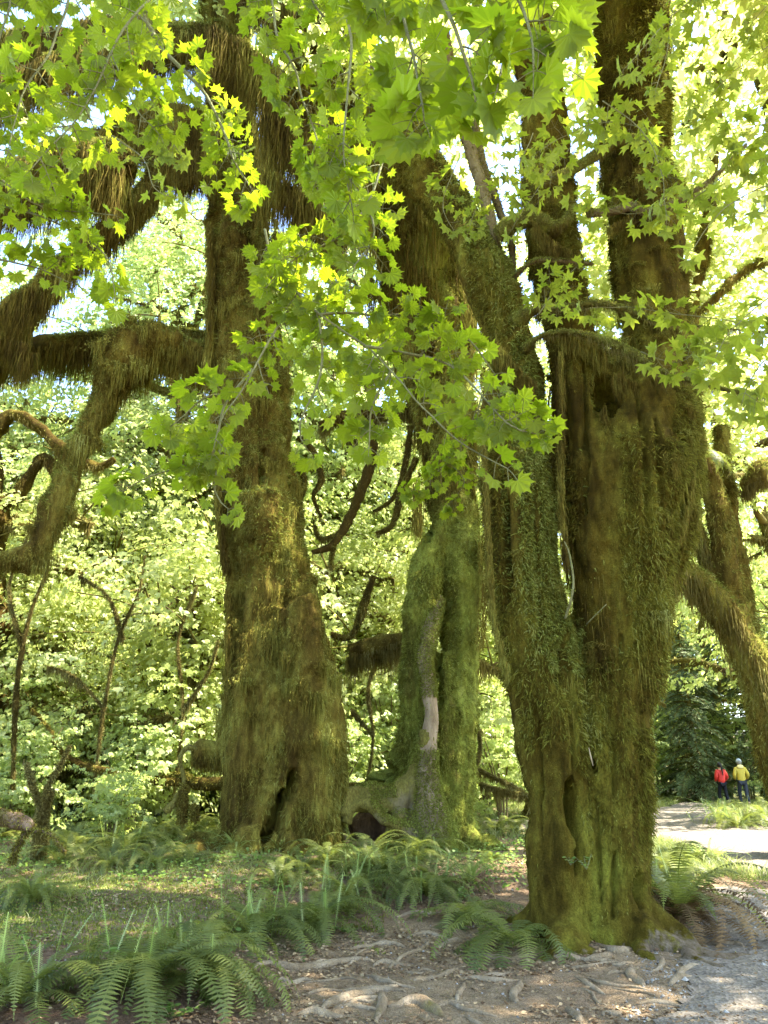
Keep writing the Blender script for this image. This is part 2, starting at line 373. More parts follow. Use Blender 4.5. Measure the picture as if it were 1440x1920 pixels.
def palmate(lobes, spread, notch, teeth=True, fold=.06, cup=.12):
    """maple leaf: petiole joint at the origin, axis +y, total length 1"""
    out = []; ang = np.linspace(-spread, spread, lobes); ln = np.cos(np.radians(ang*.42))**1.3
    rim = [(-spread-18, .30)]
    pts = []
    for k in range(lobes):
        a = ang[k]; l = ln[k]*(.78 if abs(a) < 1e-6 else .74)
        if k: am = (ang[k-1]+a)/2; pts.append((am, notch*min(ln[k], ln[k-1]), .0, 0))
        hw = (ang[1]-ang[0])/2
        if teeth: pts += [(a-hw*.50, l*.70, 0, 1), (a-hw*.36, l*.74, 0, 1)]
        pts.append((a, l, 0, 2))
        if teeth: pts += [(a+hw*.36, l*.74, 0, 1), (a+hw*.50, l*.70, 0, 1)]
    pts = [(-spread-22, .22, 0, 0)] + pts + [(spread+22, .22, 0, 0)]
    V = [(0, 0, 0)]
    for a, l, _, kind in pts:
        r = math.radians(a); z = -cup*l*l + (fold*l if kind == 0 else -fold*.3*l)
        V.append((math.sin(r)*l, math.cos(r)*l+.0, z))
    # mid-rib points make the pleats
    rib0 = len(V)
    for k in range(lobes):
        r = math.radians(ang[k]); l = ln[k]*.45; V.append((math.sin(r)*l, math.cos(r)*l, -cup*l*l-fold*.55*l))
    V = np.array(V); T = []; n = len(pts)
    for j in range(n-1):
        a = (pts[j][0]+pts[j+1][0])/2; k = int(np.argmin(abs(ang-a))); T.append((rib0+k, 2+j, 1+j)); 
    # connect ribs to the centre
    per = 6 if teeth else 2
    first = [0]*lobes; last = [0]*lobes
    own = [int(np.argmin(abs(ang-(pts[j][0]+pts[j+1][0])/2))) for j in range(n-1)]
    for k in range(lobes):
        js = [j for j in range(n-1) if own[j] == k]; T.append((0, rib0+k, 1+js[0])); T.append((0, 2+js[-1], rib0+k))
    V = V*[1, 1.0, 1]; return V, np.array(T)
VINE = [palmate(7, 108, .55), palmate(7, 112, .59, cup=.34, fold=.10), palmate(7, 104, .52, cup=.02, fold=.03), palmate(9, 118, .62, cup=.20)]
BIGM = [palmate(5, 88, .44), palmate(5, 80, .50, cup=.30), palmate(5, 92, .40, cup=.0)]
SIMP = (np.array([[0, 0, 0], [-.42, .12, -.06], [-.52, .50, -.10], [-.2, .52, .02], [0, .98, -.14], [.2, .52, .02], [.52, .50, -.10], [.42, .12, -.06], [0, .45, -.05]]),
        np.array([[8, 2, 1], [8, 1, 0], [8, 3, 2], [8, 4, 3], [8, 5, 4], [8, 6, 5], [8, 7, 6], [8, 0, 7]]))
OVAL = (np.array([[0, 0, 0], [-.28, .35, -.02], [-.24, .7, -.05], [0, 1, -.1], [.24, .7, -.05], [.28, .35, -.02], [0, .5, -.06]]),
        np.array([[6, 1, 0], [6, 2, 1], [6, 3, 2], [6, 4, 3], [6, 5, 4], [6, 0, 5]]))
def leaf_layers(cent, radius, per, size, tmpl=SIMP, flat=.16, tilt=.45, sizes=.25, outw=0):
    """flattened sprays of leaves: cent (K,3) spray centres"""
    K = len(cent); N = K*per; c = np.repeat(cent, per, 0); R = np.repeat(np.broadcast_to(radius, (K,)), per)
    a = rng.uniform(0, 2*math.pi, N); r = R*np.sqrt(rng.random(N))
    tilt_d = np.repeat(rng.normal(size=(K, 2))*.25, per, 0)
    dx, dy = np.cos(a)*r, np.sin(a)*r
    z = R*flat*rng.normal(size=N) - .18*r*r/R + dx*tilt_d[:, 0]+dy*tilt_d[:, 1]
    p = c + np.stack([dx, dy, z], 1)
    ax = unit(np.stack([dx, dy, -.35*R], 1) + rng.normal(size=(N, 3))*.45*R[:, None]); nr = UP + tilt*rng.normal(size=(N, 3)) + .3*unit(np.stack([dx, dy, dx*0], 1))
    if outw:      # leaves droop and turn outwards from the trunk
        o = unit(np.repeat(cent*[1, 1, 0], per, 0)); nr = nr + outw*o; ax = unit(ax - outw*.7*UP + .3*outw*o)
    cr = np.repeat(rng.random(K), per); rn = (.55*cr+.45*rng.random(N))
    return place(tmpl[0], tmpl[1], p, ax, nr, size*(1+sizes*rng.normal(size=N)).clip(.4, 1.7), rn)

def tufts(V, T, hl, M, per, L, W, wf, rad_=.13, out=.07):
    """ragged clumps of moss hanging off the bark"""
    c, n = sample_surf(V, T[hl[T].max(1) < .35], M, wf); cs = rng.uniform(.5, 1.5, M)
    N = M*per; c2 = np.repeat(c, per, 0); n2 = np.repeat(n, per, 0); s2 = np.repeat(cs, per)
    tg = unit(np.cross(n2, UP)+1e-5); u = rng.normal(size=N)*rad_*s2; v = rng.uniform(-.5, .5, N)*rad_*s2
    p = c2 + tg*u[:, None] + UP*v[:, None] + n2*(out*rng.random((N, 1))*s2[:, None])
    ln = L*s2*np.exp(-(u/(rad_*s2))**2)*rng.uniform(.3, 1.1, N)
    a = strands(p, ln, rng.uniform(.6, 1.3, N)*W, 4, .14); b = blades(p+n2*.02, n2, np.full(N, .05), np.full(N, W), .4, 1.0, .7)
    rr = np.repeat(rng.random(M), per)*.6+.2; return [(a[0], a[1], np.repeat(rr, 8)), (b[0], b[1], np.repeat(rr+.15, 5))]
def fused(parts, voxel):
    """fuse overlapping tubes into one skin"""
    V, T, _ = join([(a, b, None) for a, b in parts]); me = bpy.data.meshes.new('tmp')
    me.from_pydata(V.tolist(), [], T.tolist()); ob = bpy.data.objects.new('tmp', me); C.objects.link(ob)
    md = ob.modifiers.new('r', 'REMESH'); md.mode = 'VOXEL'; md.voxel_size = voxel
    dg = bpy.context.evaluated_depsgraph_get(); m2 = bpy.data.meshes.new_from_object(ob.evaluated_get(dg))
    m2.calc_loop_triangles(); V = np.empty(len(m2.vertices)*3); m2.vertices.foreach_get('co', V); V = V.reshape(-1, 3)
    T = np.empty(len(m2.loop_triangles)*3, np.int32); m2.loop_triangles.foreach_get('vertices', T); T = T.reshape(-1, 3)
    bpy.data.objects.remove(ob); bpy.data.meshes.remove(me); bpy.data.meshes.remove(m2); return V, T
def vnorm(V, T):
    n = np.cross(V[T[:, 1]]-V[T[:, 0]], V[T[:, 2]]-V[T[:, 0]]); N = np.zeros_like(V)
    for k in range(3): 
        for ax in range(3): N[:, ax] += np.bincount(T[:, k], n[:, ax], len(V))
    return unit(N)
def rough_bark(V, T, seed, scale=1.0, ridge=.10, drape=.05, lump=.05, holes=(), foot=None):
    n = vnorm(V, T); q = V*[1, 1, .22]
    r1 = 1-abs(fbm(q, 1.5/scale, seed, 2))*2
    r2 = fbm(V*[1, 1, .16], 6/scale, seed+5, 2); r3 = fbm(V, 3.2/scale, seed+9, 3); r4 = noise(V, 17/scale, seed+11)
    d = ridge*(r1-.4) + drape*r2 + lump*r3 + lump*.28*r4
    if foot: d = d*(.16+.84*sstep(foot[0], foot[1], V[:, 2]))
    hl = np.zeros(len(V))
    for (a, b, wdt, dep) in holes:
        m = np.array([1, 0, 1.0]); ab = (b-a)*m; t = np.clip(((V-a)@ab)/(ab@ab), 0, 1); dist = np.linalg.norm((V-(a+t[:, None]*(b-a)))*m, axis=1)
        dist = dist + .45*wdt*fbm(V*[1, 1, .5], 5, 3, 3) + (n[:, 1] > .2)*9
        k = np.exp(-(dist/(wdt*(1-.6*abs(2*t-1)**2)))**4); hl = np.maximum(hl, k); d = d*(1-k) - dep*k
    return V + n*(d*scale)[:, None], hl
def tubes_px(defs, step=.25, k=20, rough=.12):
    out = []
    for j, d in enumerate(defs):
        q, r = stem(d); Q, R = catmull(q, r, step); V, T = tube(Q, R, k, True, rough, j*7); out.append((V, T))
    return out
def flare(px, py, d, ang, L, r0, h0=.9, wig=.15):
    """a root running from the trunk base out over the ground, world-space"""
    c = P(px, py, d); a = math.radians(ang); pts, rr = [], []
    for k in range(8):
        t = k/7; x = c[0]+math.cos(a)*L*t+wig*math.sin(k*1.7+ang)*t; y = c[1]+math.sin(a)*L*t+wig*math.cos(k*1.3+ang)*t
        r = r0*(1-t)**.8+.025; z = h1(x, y)+h0*(1-t)**3 - r*.35; pts.append([x, y, z]); rr.append(r)
    Q, R = catmull(pts, rr, .12); return tube(Q, R, 12, True, .15, int(ang))

# ------------------------------------------------------------------ the great maples
def at_front(px, py, d): return P(px, py, d)
def mossy_skin(root, V, T, hl, N, L, W, mt, nm='moss', down=.8, out=.5, wf=None):
    hole_t = hl[T].max(1) > .35
    Tt = T[~hole_t]
    wf0 = wf or facing; p, n = sample_surf(V, Tt, N, lambda c, n: wf0(c, n)*(.22+1.0*(fbm(c*[1, 1, .45], 1.8, 57, 3) > -.12)))
    ln = L*(.25+1.5*(.5+.5*fbm(p*[1, 1, .6], 2.3, 55, 2)*1.6).clip(0, 1)**1.3)*rng.uniform(.5, 1.3, N)
    bV, bT, r = blades(p-n*.01, n, ln, rng.uniform(W*.6, W*1.3, N), down, out)
    return bV, bT, r
def drapes(V, T, hl, N, L, W, seed, thr=.15, freq=1.4):
    """ribbons of moss lying against the bark"""
    p, n = sample_surf(V, T[hl[T].max(1) < .35], N, facing); k = fbm(p*[1, 1, .3], freq, seed, 2) > thr
    p, n = p[k], n[k]; M = len(p)
    g = .35+.65*(.5+.5*noise(p*[1, 1, .0], 9, seed+1)).clip(0, 1)
    return strands(p + n*(.02+.05*rng.random((M, 1))) , L*g*rng.uniform(.5, 1.2, M), rng.uniform(W*.6, W*1.4, M), 4, .03)
def crown_leaves(blobs, size, per, radius, tmpl=SIMP):
    cs = []
    for (c, r, k) in blobs:
        d = unit(rng.normal(size=(k, 3)))*rng.random((k, 1))**.45; cs.append(np.array(c)+d*np.array(r))
    cs = np.concatenate(cs)
    # the crown begins above the sight line of the open space between the trunks
    keep = cs[:, 2] > 5.0; cs = cs[keep]
    return leaf_layers(cs, radius*rng.uniform(.7, 1.3, len(cs)), per, size, tmpl)

# ---- right maple: a fused clump of stems close to the camera
R_defs = [
 [(1052,1830,8.35,62),(1055,1700,8.35,64),(1052,1600,8.35,60),(1048,1500,8.35,58),(1040,1400,8.35,60),(1022,1300,8.35,58),(1002,1200,8.4,58),(984,1100,8.4,57),(972,1000,8.4,56),(962,900,8.45,56),(960,800,8.5,54),(964,740,8.5,50),(968,680,8.5,42),(955,620,8.5,42),(925,550,8.5,44),(895,480,8.6,42),(850,400,8.8,40),(790,330,9,38),(700,270,9.2,34)],
 [(1150,1830,8.3,78),(1143,1700,8.35,70),(1141,1600,8.35,62),(1141,1500,8.35,62),(1145,1400,8.35,65),(1152,1300,8.35,69),(1158,1200,8.4,74),(1166,1100,8.4,84),(1172,1000,8.4,100),(1175,900,8.4,108),(1172,820,8.45,92),(1165,740,8.5,66),(1160,690,8.55,40),(1158,655,8.6,20)],
 [(1110,960,8.45,62),(1108,900,8.45,60),(1096,800,8.5,62),(1088,700,8.55,56),(1068,600,8.6,44),(1045,500,8.6,45),(1035,400,8.6,43),(1025,300,8.7,39),(1022,200,8.7,35),(1000,100,8.8,35),(985,0,8.8,38),(972,-120,8.9,38),(960,-300,9,34)],
 [(1225,1050,8.4,50),(1235,950,8.4,60),(1238,870,8.4,64),(1236,800,8.4,66),(1225,700,8.45,63),(1215,600,8.5,62),(1207,500,8.5,66),(1205,400,8.5,64),(1190,300,8.6,56),(1195,200,8.6,58),(1190,100,8.6,62),(1183,0,8.7,62),(1180,-120,8.7,60),(1176,-300,8.8,50)],
 [(1100,1830,8.45,60),(1095,1600,8.5,62),(1095,1400,8.5,62),(1085,1250,8.5,52),(1080,1170,8.5,30)]]
holesR = [(P(1066,1462,8), P(1084,1575,8), .075, .35), (P(1108,1405,8), P(1121,1448,8), .04, .22), (P(1138,690,8), P(1142,772,8), .12, .45),
          (P(1244,940,8), P(1241,1020,8), .04, .3), (P(1190,700,8), P(1200,1000,8), .03, .12), (P(1100,640,8), P(1105,960,8), .025, .10), (P(1200,1640,8), P(1204,1700,8), .06, .25), (P(1086,1580,8), P(1080,1640,8), .045, .12),
          (P(945,860,8), P(960,1130,8), .035, .14), (P(1055,1180,8), P(1045,1280,8), .04, .14), (P(1165,1190,8), P(1160,1330,8), .03, .10), (P(1155,1600,8), P(1150,1720,8), .03, .10), (P(1062,1250,8), P(1070,1440,8), .022, .10), (P(1195,1180,8), P(1190,1480,8), .020, .09), (P(1150,1340,8), P(1152,1500,8), .018, .08), (P(1010,1320,8), P(1022,1560,8), .018, .08), (P(1215,800,8), P(1225,1000,8), .022, .1), (P(1070,760,8), P(1085,1080,8), .022, .1), (P(1000,900,8), P(1012,1200,8), .02, .1), (P(1120,1500,8), P(1130,1700,8), .018, .07)]
base = P(1120, 1760, 8.35); bR = [base[0], base[1], h1(base[0], base[1])-.05]
treeR = empty('bigleaf_maple', bR, 'huge moss covered maple at the right, several stems fused into one wide dark trunk', 'tree')
parts = tubes_px(R_defs)
for a, L, r0, h0, px in [(-114, .85, .19, .42, 1072), (-90, .75, .14, .34, 1066), (-72, .9, .10, .2, 1150), (-56, 1.0, .17, .42, 1172), (-34, 1.15, .14, .5, 1180), (-12, 1.1, .09, .3, 1180), (165, .35, .14, 1.1, 1050), (130, .6, .14, .8, 1040), (60, .8, .2, .6, 1150), (120, .8, .2, .6, 1060)]:
    parts.append(flare(px, 1760, 8.3, a, L, r0, h0))
V, T = fused(parts, .032); V, hl = rough_bark(V, T, 11, 1.0, .085, .075, .05, holesR, (.25, .9))
bare = .48*sstep(.40, .0, V[:, 2])+.22*sstep(-.1, .5, (V[:, 0]-np.interp(V[:, 2], [0, 2.5], [2.35, 2.45]))/.3)*sstep(3.2, 2.2, V[:, 2])-.1
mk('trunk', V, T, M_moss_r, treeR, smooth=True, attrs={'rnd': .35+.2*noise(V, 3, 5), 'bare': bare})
ps = [mossy_skin(treeR, V, T, hl, 190000, .055, .0095, M_moss_r, wf=lambda c, n: facing(c, n)*(.22+.78*sstep(.2, 1.4, c[:, 2])))]
clump = lambda c, n: facing(c, n)*(fbm(c*[1, 1, .5], 1.7, 88, 2) > .10)*(c[:, 2] > 1.2)
p, n = sample_surf(V, T[hl[T].max(1) < .35], 80000, clump); o_ = .05*(fbm(p, 5, 61, 2).clip(-.2, 1)+.2)[:, None]
ps.append(blades(p+n*o_, n, .04+.07*rng.random(len(p)), np.full(len(p), .011), .75, .9, .55))
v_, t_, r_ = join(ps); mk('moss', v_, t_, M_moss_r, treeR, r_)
Th = T[V[T[:, 0], 2] > 2.0]; ps = [drapes(V, Th, hl, 11000, .34, .010, 71, .15)]
for line, n_, L_ in [([(1048,660),(1052,760),(1050,900),(1060,1050)], 1500, .45), ([(1150,900),(1180,930),(1215,960),(1245,900)], 1600, .55), ([(905,800),(915,1000),(925,1150),(950,1250)], 1500, .4), ([(1290,780),(1295,900),(1270,1010)], 900, .35), ([(1130,760),(1140,860),(1160,980)], 900, .4), ([(1150,700),(1200,720),(1270,700)], 1800, 1.1), ([(1050,620),(1080,640),(1130,660)], 900, .6), ([(1180,560),(1230,600),(1275,620)], 900, .7), ([(1000,420),(1040,460),(1090,480)], 700, .5), ([(1140,430),(1200,400),(1270,440)], 900, .6), ([(925,640),(960,680),(1000,720)], 900, .6)]:
    Q, R_ = catmull([P(a, b, 8.02) for a, b in line], [.07]*len(line), .06); ps.append(curtain(Q, R_, n_, L_, (.007, .018), 5, 5))
ps += tufts(V, T, hl, 110, 130, .26, .010, lambda c, n: facing(c, n)*(c[:, 2] > 2.2)*(fbm(c, .8, 9, 2) > -.15), .09, .06)
v_, t_, r_ = join(ps); mk('hanging_moss', v_, t_, M_moss, treeR, r_)
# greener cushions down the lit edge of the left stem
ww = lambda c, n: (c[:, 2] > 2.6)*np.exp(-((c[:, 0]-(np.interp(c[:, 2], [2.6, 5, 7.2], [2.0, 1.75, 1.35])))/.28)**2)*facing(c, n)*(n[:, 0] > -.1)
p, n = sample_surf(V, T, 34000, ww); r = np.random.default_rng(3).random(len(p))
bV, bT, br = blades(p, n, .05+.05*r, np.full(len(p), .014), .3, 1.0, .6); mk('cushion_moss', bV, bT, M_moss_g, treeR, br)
def hollow(root, a, b, wd, dep):
    n = 10; pts = [a+(b-a)*t for t in np.linspace(.1, .9, n)]; Q = np.array(pts)+[0, dep, 0]; rr = wd*.8*np.sin(np.linspace(.3, math.pi-.3, n))
    v, t = tube(Q, rr, 8); mk('hollow', v, t, M_hole, root, smooth=True)

# mossy side branches of the right maple
def mossy_branch(root, defs, mossm=M_moss_g, curt=.28, n=1500, bn=3500, seed=1, name='branch', bark=M_twig, blade=.04, cush=0.0, minf=.03):
    q, r = stem(defs); Q, R_ = catmull(q, r, .05)
    bump = 1+cush*fbm(Q, 1.6, seed, 2)*2
    R2 = R_*bump.clip(.5, 2); Vt, Tt = tube(Q, R2, 10, True, .35, seed)
    b = mk(name, Vt, Tt, bark if cush == 0 else mossm, root, smooth=True)
    p, nn = sample_surf(Vt, Tt, bn); k = nn[:, 2] > -.5; p, nn = p[k], nn[k]
    pr = [blades(p, nn, rng.uniform(.4, 1.2, len(p))*blade, np.full(len(p), blade*.18), .25, 1.0, .7)]
    o = mk('branch_moss', *join(pr)[:2], mossm, root, join(pr)[2])
    if curt:
        cV = curtain(Q, R2, n, curt, (.005, .016) if defs[0][2] < 10 else (.012, .03), seed, 4.0, minf); mk('hanging_moss', cV[0], cV[1], M_moss_h, root, cV[2])
    return b
mossy_branch(treeR, [(965,608,8.3,16),(1000,582,8.1,6),(1060,574,8,4.5),(1130,570,7.9,6),(1200,590,7.8,5),(1250,606,7.7,3),(1340,614,7.5,2.5),(1450,625,7.3,2)], curt=.34, n=700, seed=2, cush=.5, minf=.05)
mossy_branch(treeR, [(985,655,8.2,10),(1010,632,8,4),(1060,622,7.9,6),(1120,634,7.8,7),(1180,660,7.7,8),(1230,692,7.6,6),(1290,712,7.5,4),(1360,730,7.3,3),(1450,748,7.2,2.5)], curt=.40, n=800, seed=3, cush=.4, minf=.05)
mossy_branch(treeR, [(935,440,8.3,14),(965,418,8.2,15),(1000,410,8.1,17),(1035,428,8.1,13),(1062,415,8.1,11),(1072,390,8.2,7),(1110,396,8.1,6)], curt=.30, n=1300, seed=4, cush=.3)
mossy_branch(treeR, [(1100,402,8.2,7),(1150,396,8.1,8),(1185,388,8.0,10),(1215,398,7.9,7),(1280,372,7.8,5),(1340,330,7.6,4),(1400,270,7.4,3)], curt=.3, n=900, seed=5)
mossy_branch(treeR, [(1000,352,8.3,12),(1040,335,8.2,13),(1085,312,8.2,10),(1150,272,8.2,9),(1200,262,8.1,14),(1240,270,8.1,9)], curt=.2, n=800, seed=6, cush=.3)
mossy_branch(treeR, [(965,520,8.4,5),(985,500,8.2,4),(1010,488,8.1,4),(1060,490,8,4),(1110,495,8,3)], curt=.15, n=300, seed=7)
mossy_branch(treeR, [(940,580,8.5,13),(932,500,8.5,12),(920,420,8.5,11),(900,340,8.6,12),(872,250,8.7,11),(850,160,8.8,10),(835,60,8.9,9)], mossm=M_moss, curt=.25, n=700, seed=8)
mossy_branch(treeR, [(955,560,8.6,7),(960,470,8.6,6),(935,390,8.7,7),(905,310,8.8,8),(890,230,8.9,7)], mossm=M_moss, curt=.2, n=400, seed=9)
mossy_branch(treeR, [(1060,1160,8.05,2.5),(1075,1100,7.85,2.2),(1068,1040,7.8,1.6),(1058,1015,7.8,1)], curt=0, bn=60, seed=9, bark=M_green_twig, name='dead_twig')
mossy_branch(treeR, [(1100,1170,8.0,1.2),(1120,1150,7.8,1.2),(1137,1133,7.75,.8)], curt=0, bn=20, seed=9, bark=M_green_twig, name='dead_twig')
# pale splintered wood beside the slot
v, t, _ = limb((np.array([P(1104,1402,7.93), P(1108,1420,7.9), P(1112,1436,7.93)]), np.array([.003, .009, .003])), .02, 6); mk('pale_splinter', v, t, plain('splintered_wood', (.30, .235, .13)), treeR)

# surface roots of the right maple
root_px = [[(1030,1775),(1060,1795),(1085,1800)], [(1130,1775),(1160,1785),(1185,1780)], [(1085,1795),(1105,1800),(1150,1790)], [(1185,1810),(1188,1830),(1205,1850)], [(1075,1830),(1100,1845),(1140,1865)],
 [(1230,1790),(1245,1800),(1232,1815),(1215,1820)], [(1270,1830),(1290,1815),(1310,1810)], [(965,1880),(972,1850),(975,1840)], [(860,1880),(866,1850),(872,1842)], [(905,1830),(930,1830),(960,1825)],
 [(730,1890),(770,1880),(800,1888),(830,1905)], [(820,1890),(850,1880),(880,1895),(930,1905)], [(560,1815),(600,1812),(640,1805),(700,1800)], [(700,1815),(720,1805),(770,1812)], [(470,1818),(500,1808),(540,1815),(580,1812),(620,1800)],
 [(520,1860),(560,1840),(590,1838)], [(600,1895),(640,1870),(680,1865),(720,1850)], [(700,1915),(712,1880),(716,1860)], [(560,1905),(590,1900),(650,1905)], [(1060,1890),(1080,1905),(1090,1918)],
 [(760,1760),(800,1752),(840,1762)], [(740,1720),(790,1712),(850,1720)], [(820,1780),(850,1765),(860,1762)], [(890,1790),(940,1800),(1000,1790)], [(1395,1745),(1410,1722),(1430,1735)], [(1330,1770),(1380,1772),(1400,1780)],
 [(1205,1510+20),(1225,1535),(1250,1548)], [(640,1860),(700,1856),(760,1862)], [(780,1840),(830,1830),(860,1815)], [(1260,1850),(1275,1836),(1300,1832)], [(660,1780),(720,1770),(760,1776)]]
rr_ = np.random.default_rng(77)
for _ in range(26):
    a_, b_ = rr_.uniform(520, 1240), rr_.uniform(1770, 1915); th = rr_.normal()*.35; l_ = rr_.uniform(40, 130)
    root_px.append([(a_+l_*s_*math.cos(th)+6*math.sin(s_*9+a_), b_+l_*s_*math.sin(th)*.6+3*math.cos(s_*7+a_)) for s_ in (0, .33, .66, 1)])
for k, px in enumerate(root_px):
    pts = np.array([G(*q) for q in px]); d = pts[:, 1].mean(); w_ = rng.uniform(.013, .028)*(.8 if k > 30 else 1.2)*(1.3 if k in (0, 2, 3, 10, 12, 14) else 1)
    Q, R_ = catmull(pts, np.full(len(pts), w_), .05); s = np.linspace(0, 1, len(Q)); R_ = w_*(.35+.9*np.sin(math.pi*(s*.92+.04)))*(1+.25*noise(Q, 6, k))
    Q = Q + np.stack([.025*noise(Q, 4, k+3), .03*noise(Q, 4, k+8), Q[:, 2]*0], 1); Q[:, 2] = H(Q[:, 0], Q[:, 1]) - .25*R_ + .010*np.sin(math.pi*s)
    v, t = tube(Q, R_, 9, True, .25, k); mk('root', v, t, M_bark_root, treeR, smooth=True)

# ---- left maple
A_defs = [[(520,1660,14,122),(522,1590,14,114),(526,1500,14,105),(528,1400,14,100),(524,1300,14,98),(515,1200,14,86),(510,1100,14,74),(492,1000,14,68),(475,900,14,70),(465,800,14,74),(465,700,14,68),(458,600,14,58),(452,500,14,52),(447,400,14,49),(440,300,14.1,46),(430,200,14.2,44),(425,100,14.3,44),(420,-20,14.4,44),(410,-200,14.5,40)],
 [(500,760,14,40),(465,725,13.9,38),(420,690,13.8,30),(370,664,13.8,26),(310,655,13.6,30),(262,662,13.5,40),(222,688,13.5,38),(202,738,13.5,24),(172,800,13.4,23),(140,875,13.4,20),(105,955,13.3,19),(72,1032,13.2,18),(20,1050,13.1,17),(-80,1055,13,16)],
 [(485,930,13.2,40),(490,980,13.3,34),(500,1040,13.4,26)], [(545,1130,13.4,42),(560,1200,13.4,50),(575,1290,13.4,46),(590,1400,13.5,44),(600,1600,13.5,40)], [(450,1590,13.5,48),(455,1450,13.5,44),(458,1330,13.5,42),(465,1200,13.6,36)],
 [(440,340,14,30),(405,262,13.6,30),(335,232,13.3,28),(270,222,13,26),(200,255,12.9,20),(110,285,12.9,15)], [(445,1420,13.7,22),(400,1412,13.6,20),(365,1412,13.5,18)], [(335,648,13.55,26),(285,648,13.4,38),(240,662,13.35,44),(212,700,13.35,34)]]
base = P(520, 1600, 14); bA = [base[0], base[1], h1(base[0], base[1])-.1]
treeA = empty('bigleaf_maple', bA, 'great left hand maple with a hollow at its foot and a limb arching down', 'tree')
parts = tubes_px(A_defs, .3, 20)
for a, L, r0 in [(-150, 1.0, .4), (-120, .7, .4), (-60, .7, .4), (-20, .9, .35), (170, 1.2, .35), (90, 1, .4)]: parts.append(flare(520, 1600, 13.7, a, L+.7, r0, 1.3))
V, T = fused(parts, .055)
holesA = [(P(545,1445,13), P(545,1500,13), .10, .5), (P(530,1480,13), P(497,1570,13), .13, .7), (P(520,1500,13), P(525,1565,13), .08, .5), (P(490,830,13), P(486,900,13), .07, .25)]
V, hl = rough_bark(V, T, 23, 1.35, .09, .075, .07, holesA)
mk('trunk', V, T, M_moss, treeA, smooth=True, attrs={'rnd': .4+.2*noise(V, 2, 5)})
v_, t_, r_ = mossy_skin(treeA, V, T, hl, 230000, .085, .011, M_moss, down=.8, out=.6); mk('moss', v_, t_, M_moss, treeA, r_)
qa, ra = stem(A_defs[1]); Qa, Ra = catmull(qa, ra, .08)
sel = lambda x0, x1: [(i) for i in range(len(Qa)) if x0 <= 720+(Qa[i][0])/(np.dot(Qa[i]-CAM, Fv))*FPX <= x1]
ps = [drapes(V, T, hl, 9000, .45, .014, 81, .15)]
s = sel(180, 400); ps.append(curtain(Qa[s], Ra[s]*1.0, 5200, 1.5, (.008, .024), 2, 2.4, .15))
s = sel(-80, 215); ps.append(curtain(Qa[s], Ra[s], 3600, .6, (.008, .022), 3, 3.0, .1))
q5, r5 = stem(A_defs[5]); Q5, R5 = catmull(q5, r5, .08); ps.append(curtain(Q5, R5, 5200, 2.2, (.015, .045), 4, 1.1, .3))
q6, r6 = stem(A_defs[6]); Q6, R6 = catmull(q6, r6, .05); ps.append(curtain(Q6, R6*1.2, 900, .45, (.012, .03), 5, 2.5, .3))
for line, n_, L_ in [([(405,760),(412,860),(414,960),(426,1060)], 2200, 1.1), ([(450,900),(480,940),(520,1000)], 1200, .9), ([(395,420),(400,560),(392,680)], 1500, .9), ([(520,430),(500,520),(505,600)], 900, .8), ([(430,1100),(432,1230),(425,1330)], 1200, .6)]:
    Q, R_ = catmull([P(a, b, 13.35) for a, b in line], [.14]*len(line), .08); ps.append(curtain(Q, R_, n_, L_, (.015, .035), 6, 3))
ps += tufts(V, T, hl, 170, 130, .42, .014, lambda c, n: facing(c, n)*(c[:, 2] > 2.0), .16, .12)
v_, t_, r_ = join(ps); mk('hanging_moss', v_, t_, M_moss, treeA, r_)
ww = lambda c, n: np.where((n[:, 2] > .15) & (c[:, 2] > 6), 1.0, 0)+.6*np.exp(-((c[:, 2]-5.6)/.6)**2)*(c[:, 0] > -2.6)*facing(c, n)
p, n = sample_surf(V, T, 30000, ww); bV, bT, br = blades(p, n, .06+.07*rng.random(len(p)), np.full(len(p), .016), .2, 1.0, .6); mk('cushion_moss', bV, bT, M_moss_g, treeA, br)
mossy_branch(treeA, [(368,1405,13.4,6),(350,1402,13.3,5),(338,1425,13.3,4),(345,1465,13.3,4),(330,1500,13.2,6),(308,1522,13.1,7)], mossm=M_moss, curt=.15, n=200, seed=31, bark=M_bark, bn=600)

# ---- middle maple with the snaking root
Md = [[(850,1660,14.6,43),(850,1560,14.6,39.56),(855,1450,14.6,36.12),(862,1350,14.6,32.68),(868,1250,14.6,32.68),(868,1150,14.6,34.4),(862,1080,14.6,39.56),(852,1000,14.6,43),(842,930,14.6,41.28),(838,850,14.6,43),(825,750,14.6,60),(812,650,14.4,70),(800,550,14.2,80),(790,450,14,88),(765,360,13.7,86),(715,260,13.4,74),(650,170,13.2,60),(590,80,13,52),(540,-20,13,46),(510,-150,13,42)],
 [(785,1660,14.3,39.56),(788,1560,14.3,37.84),(783,1480,14.3,30.96),(782,1400,14.3,27.52),(782,1300,14.4,29.24),(788,1200,14.4,32.68),(792,1120,14.4,32.68),(806,1060,14.5,36.12),(830,1000,14.6,36.12)],
 [(738,1540,14.5,12.04),(734,1470,14.5,12.04),(742,1420,14.5,13.76),(775,1398,14.5,13.76),(800,1390,14.5,13.76)],
 [(830,1660,14.2,18.92),(828,1500,14.2,17.2),(832,1400,14.2,15.48),(838,1300,14.3,13.76),(836,1220,14.4,12.04)], [(865,1640,14.2,20.64),(858,1540,14.2,17.2),(850,1450,14.2,13.76),(852,1380,14.3,10.32)]]
base = P(830, 1600, 14.5); bM = [base[0], base[1], h1(base[0], base[1])-.1]
treeM = empty('bigleaf_maple', bM, 'green mossed maple between the two larger trunks, a smooth root snaking down its front', 'tree')
parts = tubes_px(Md, .3, 18, .22)
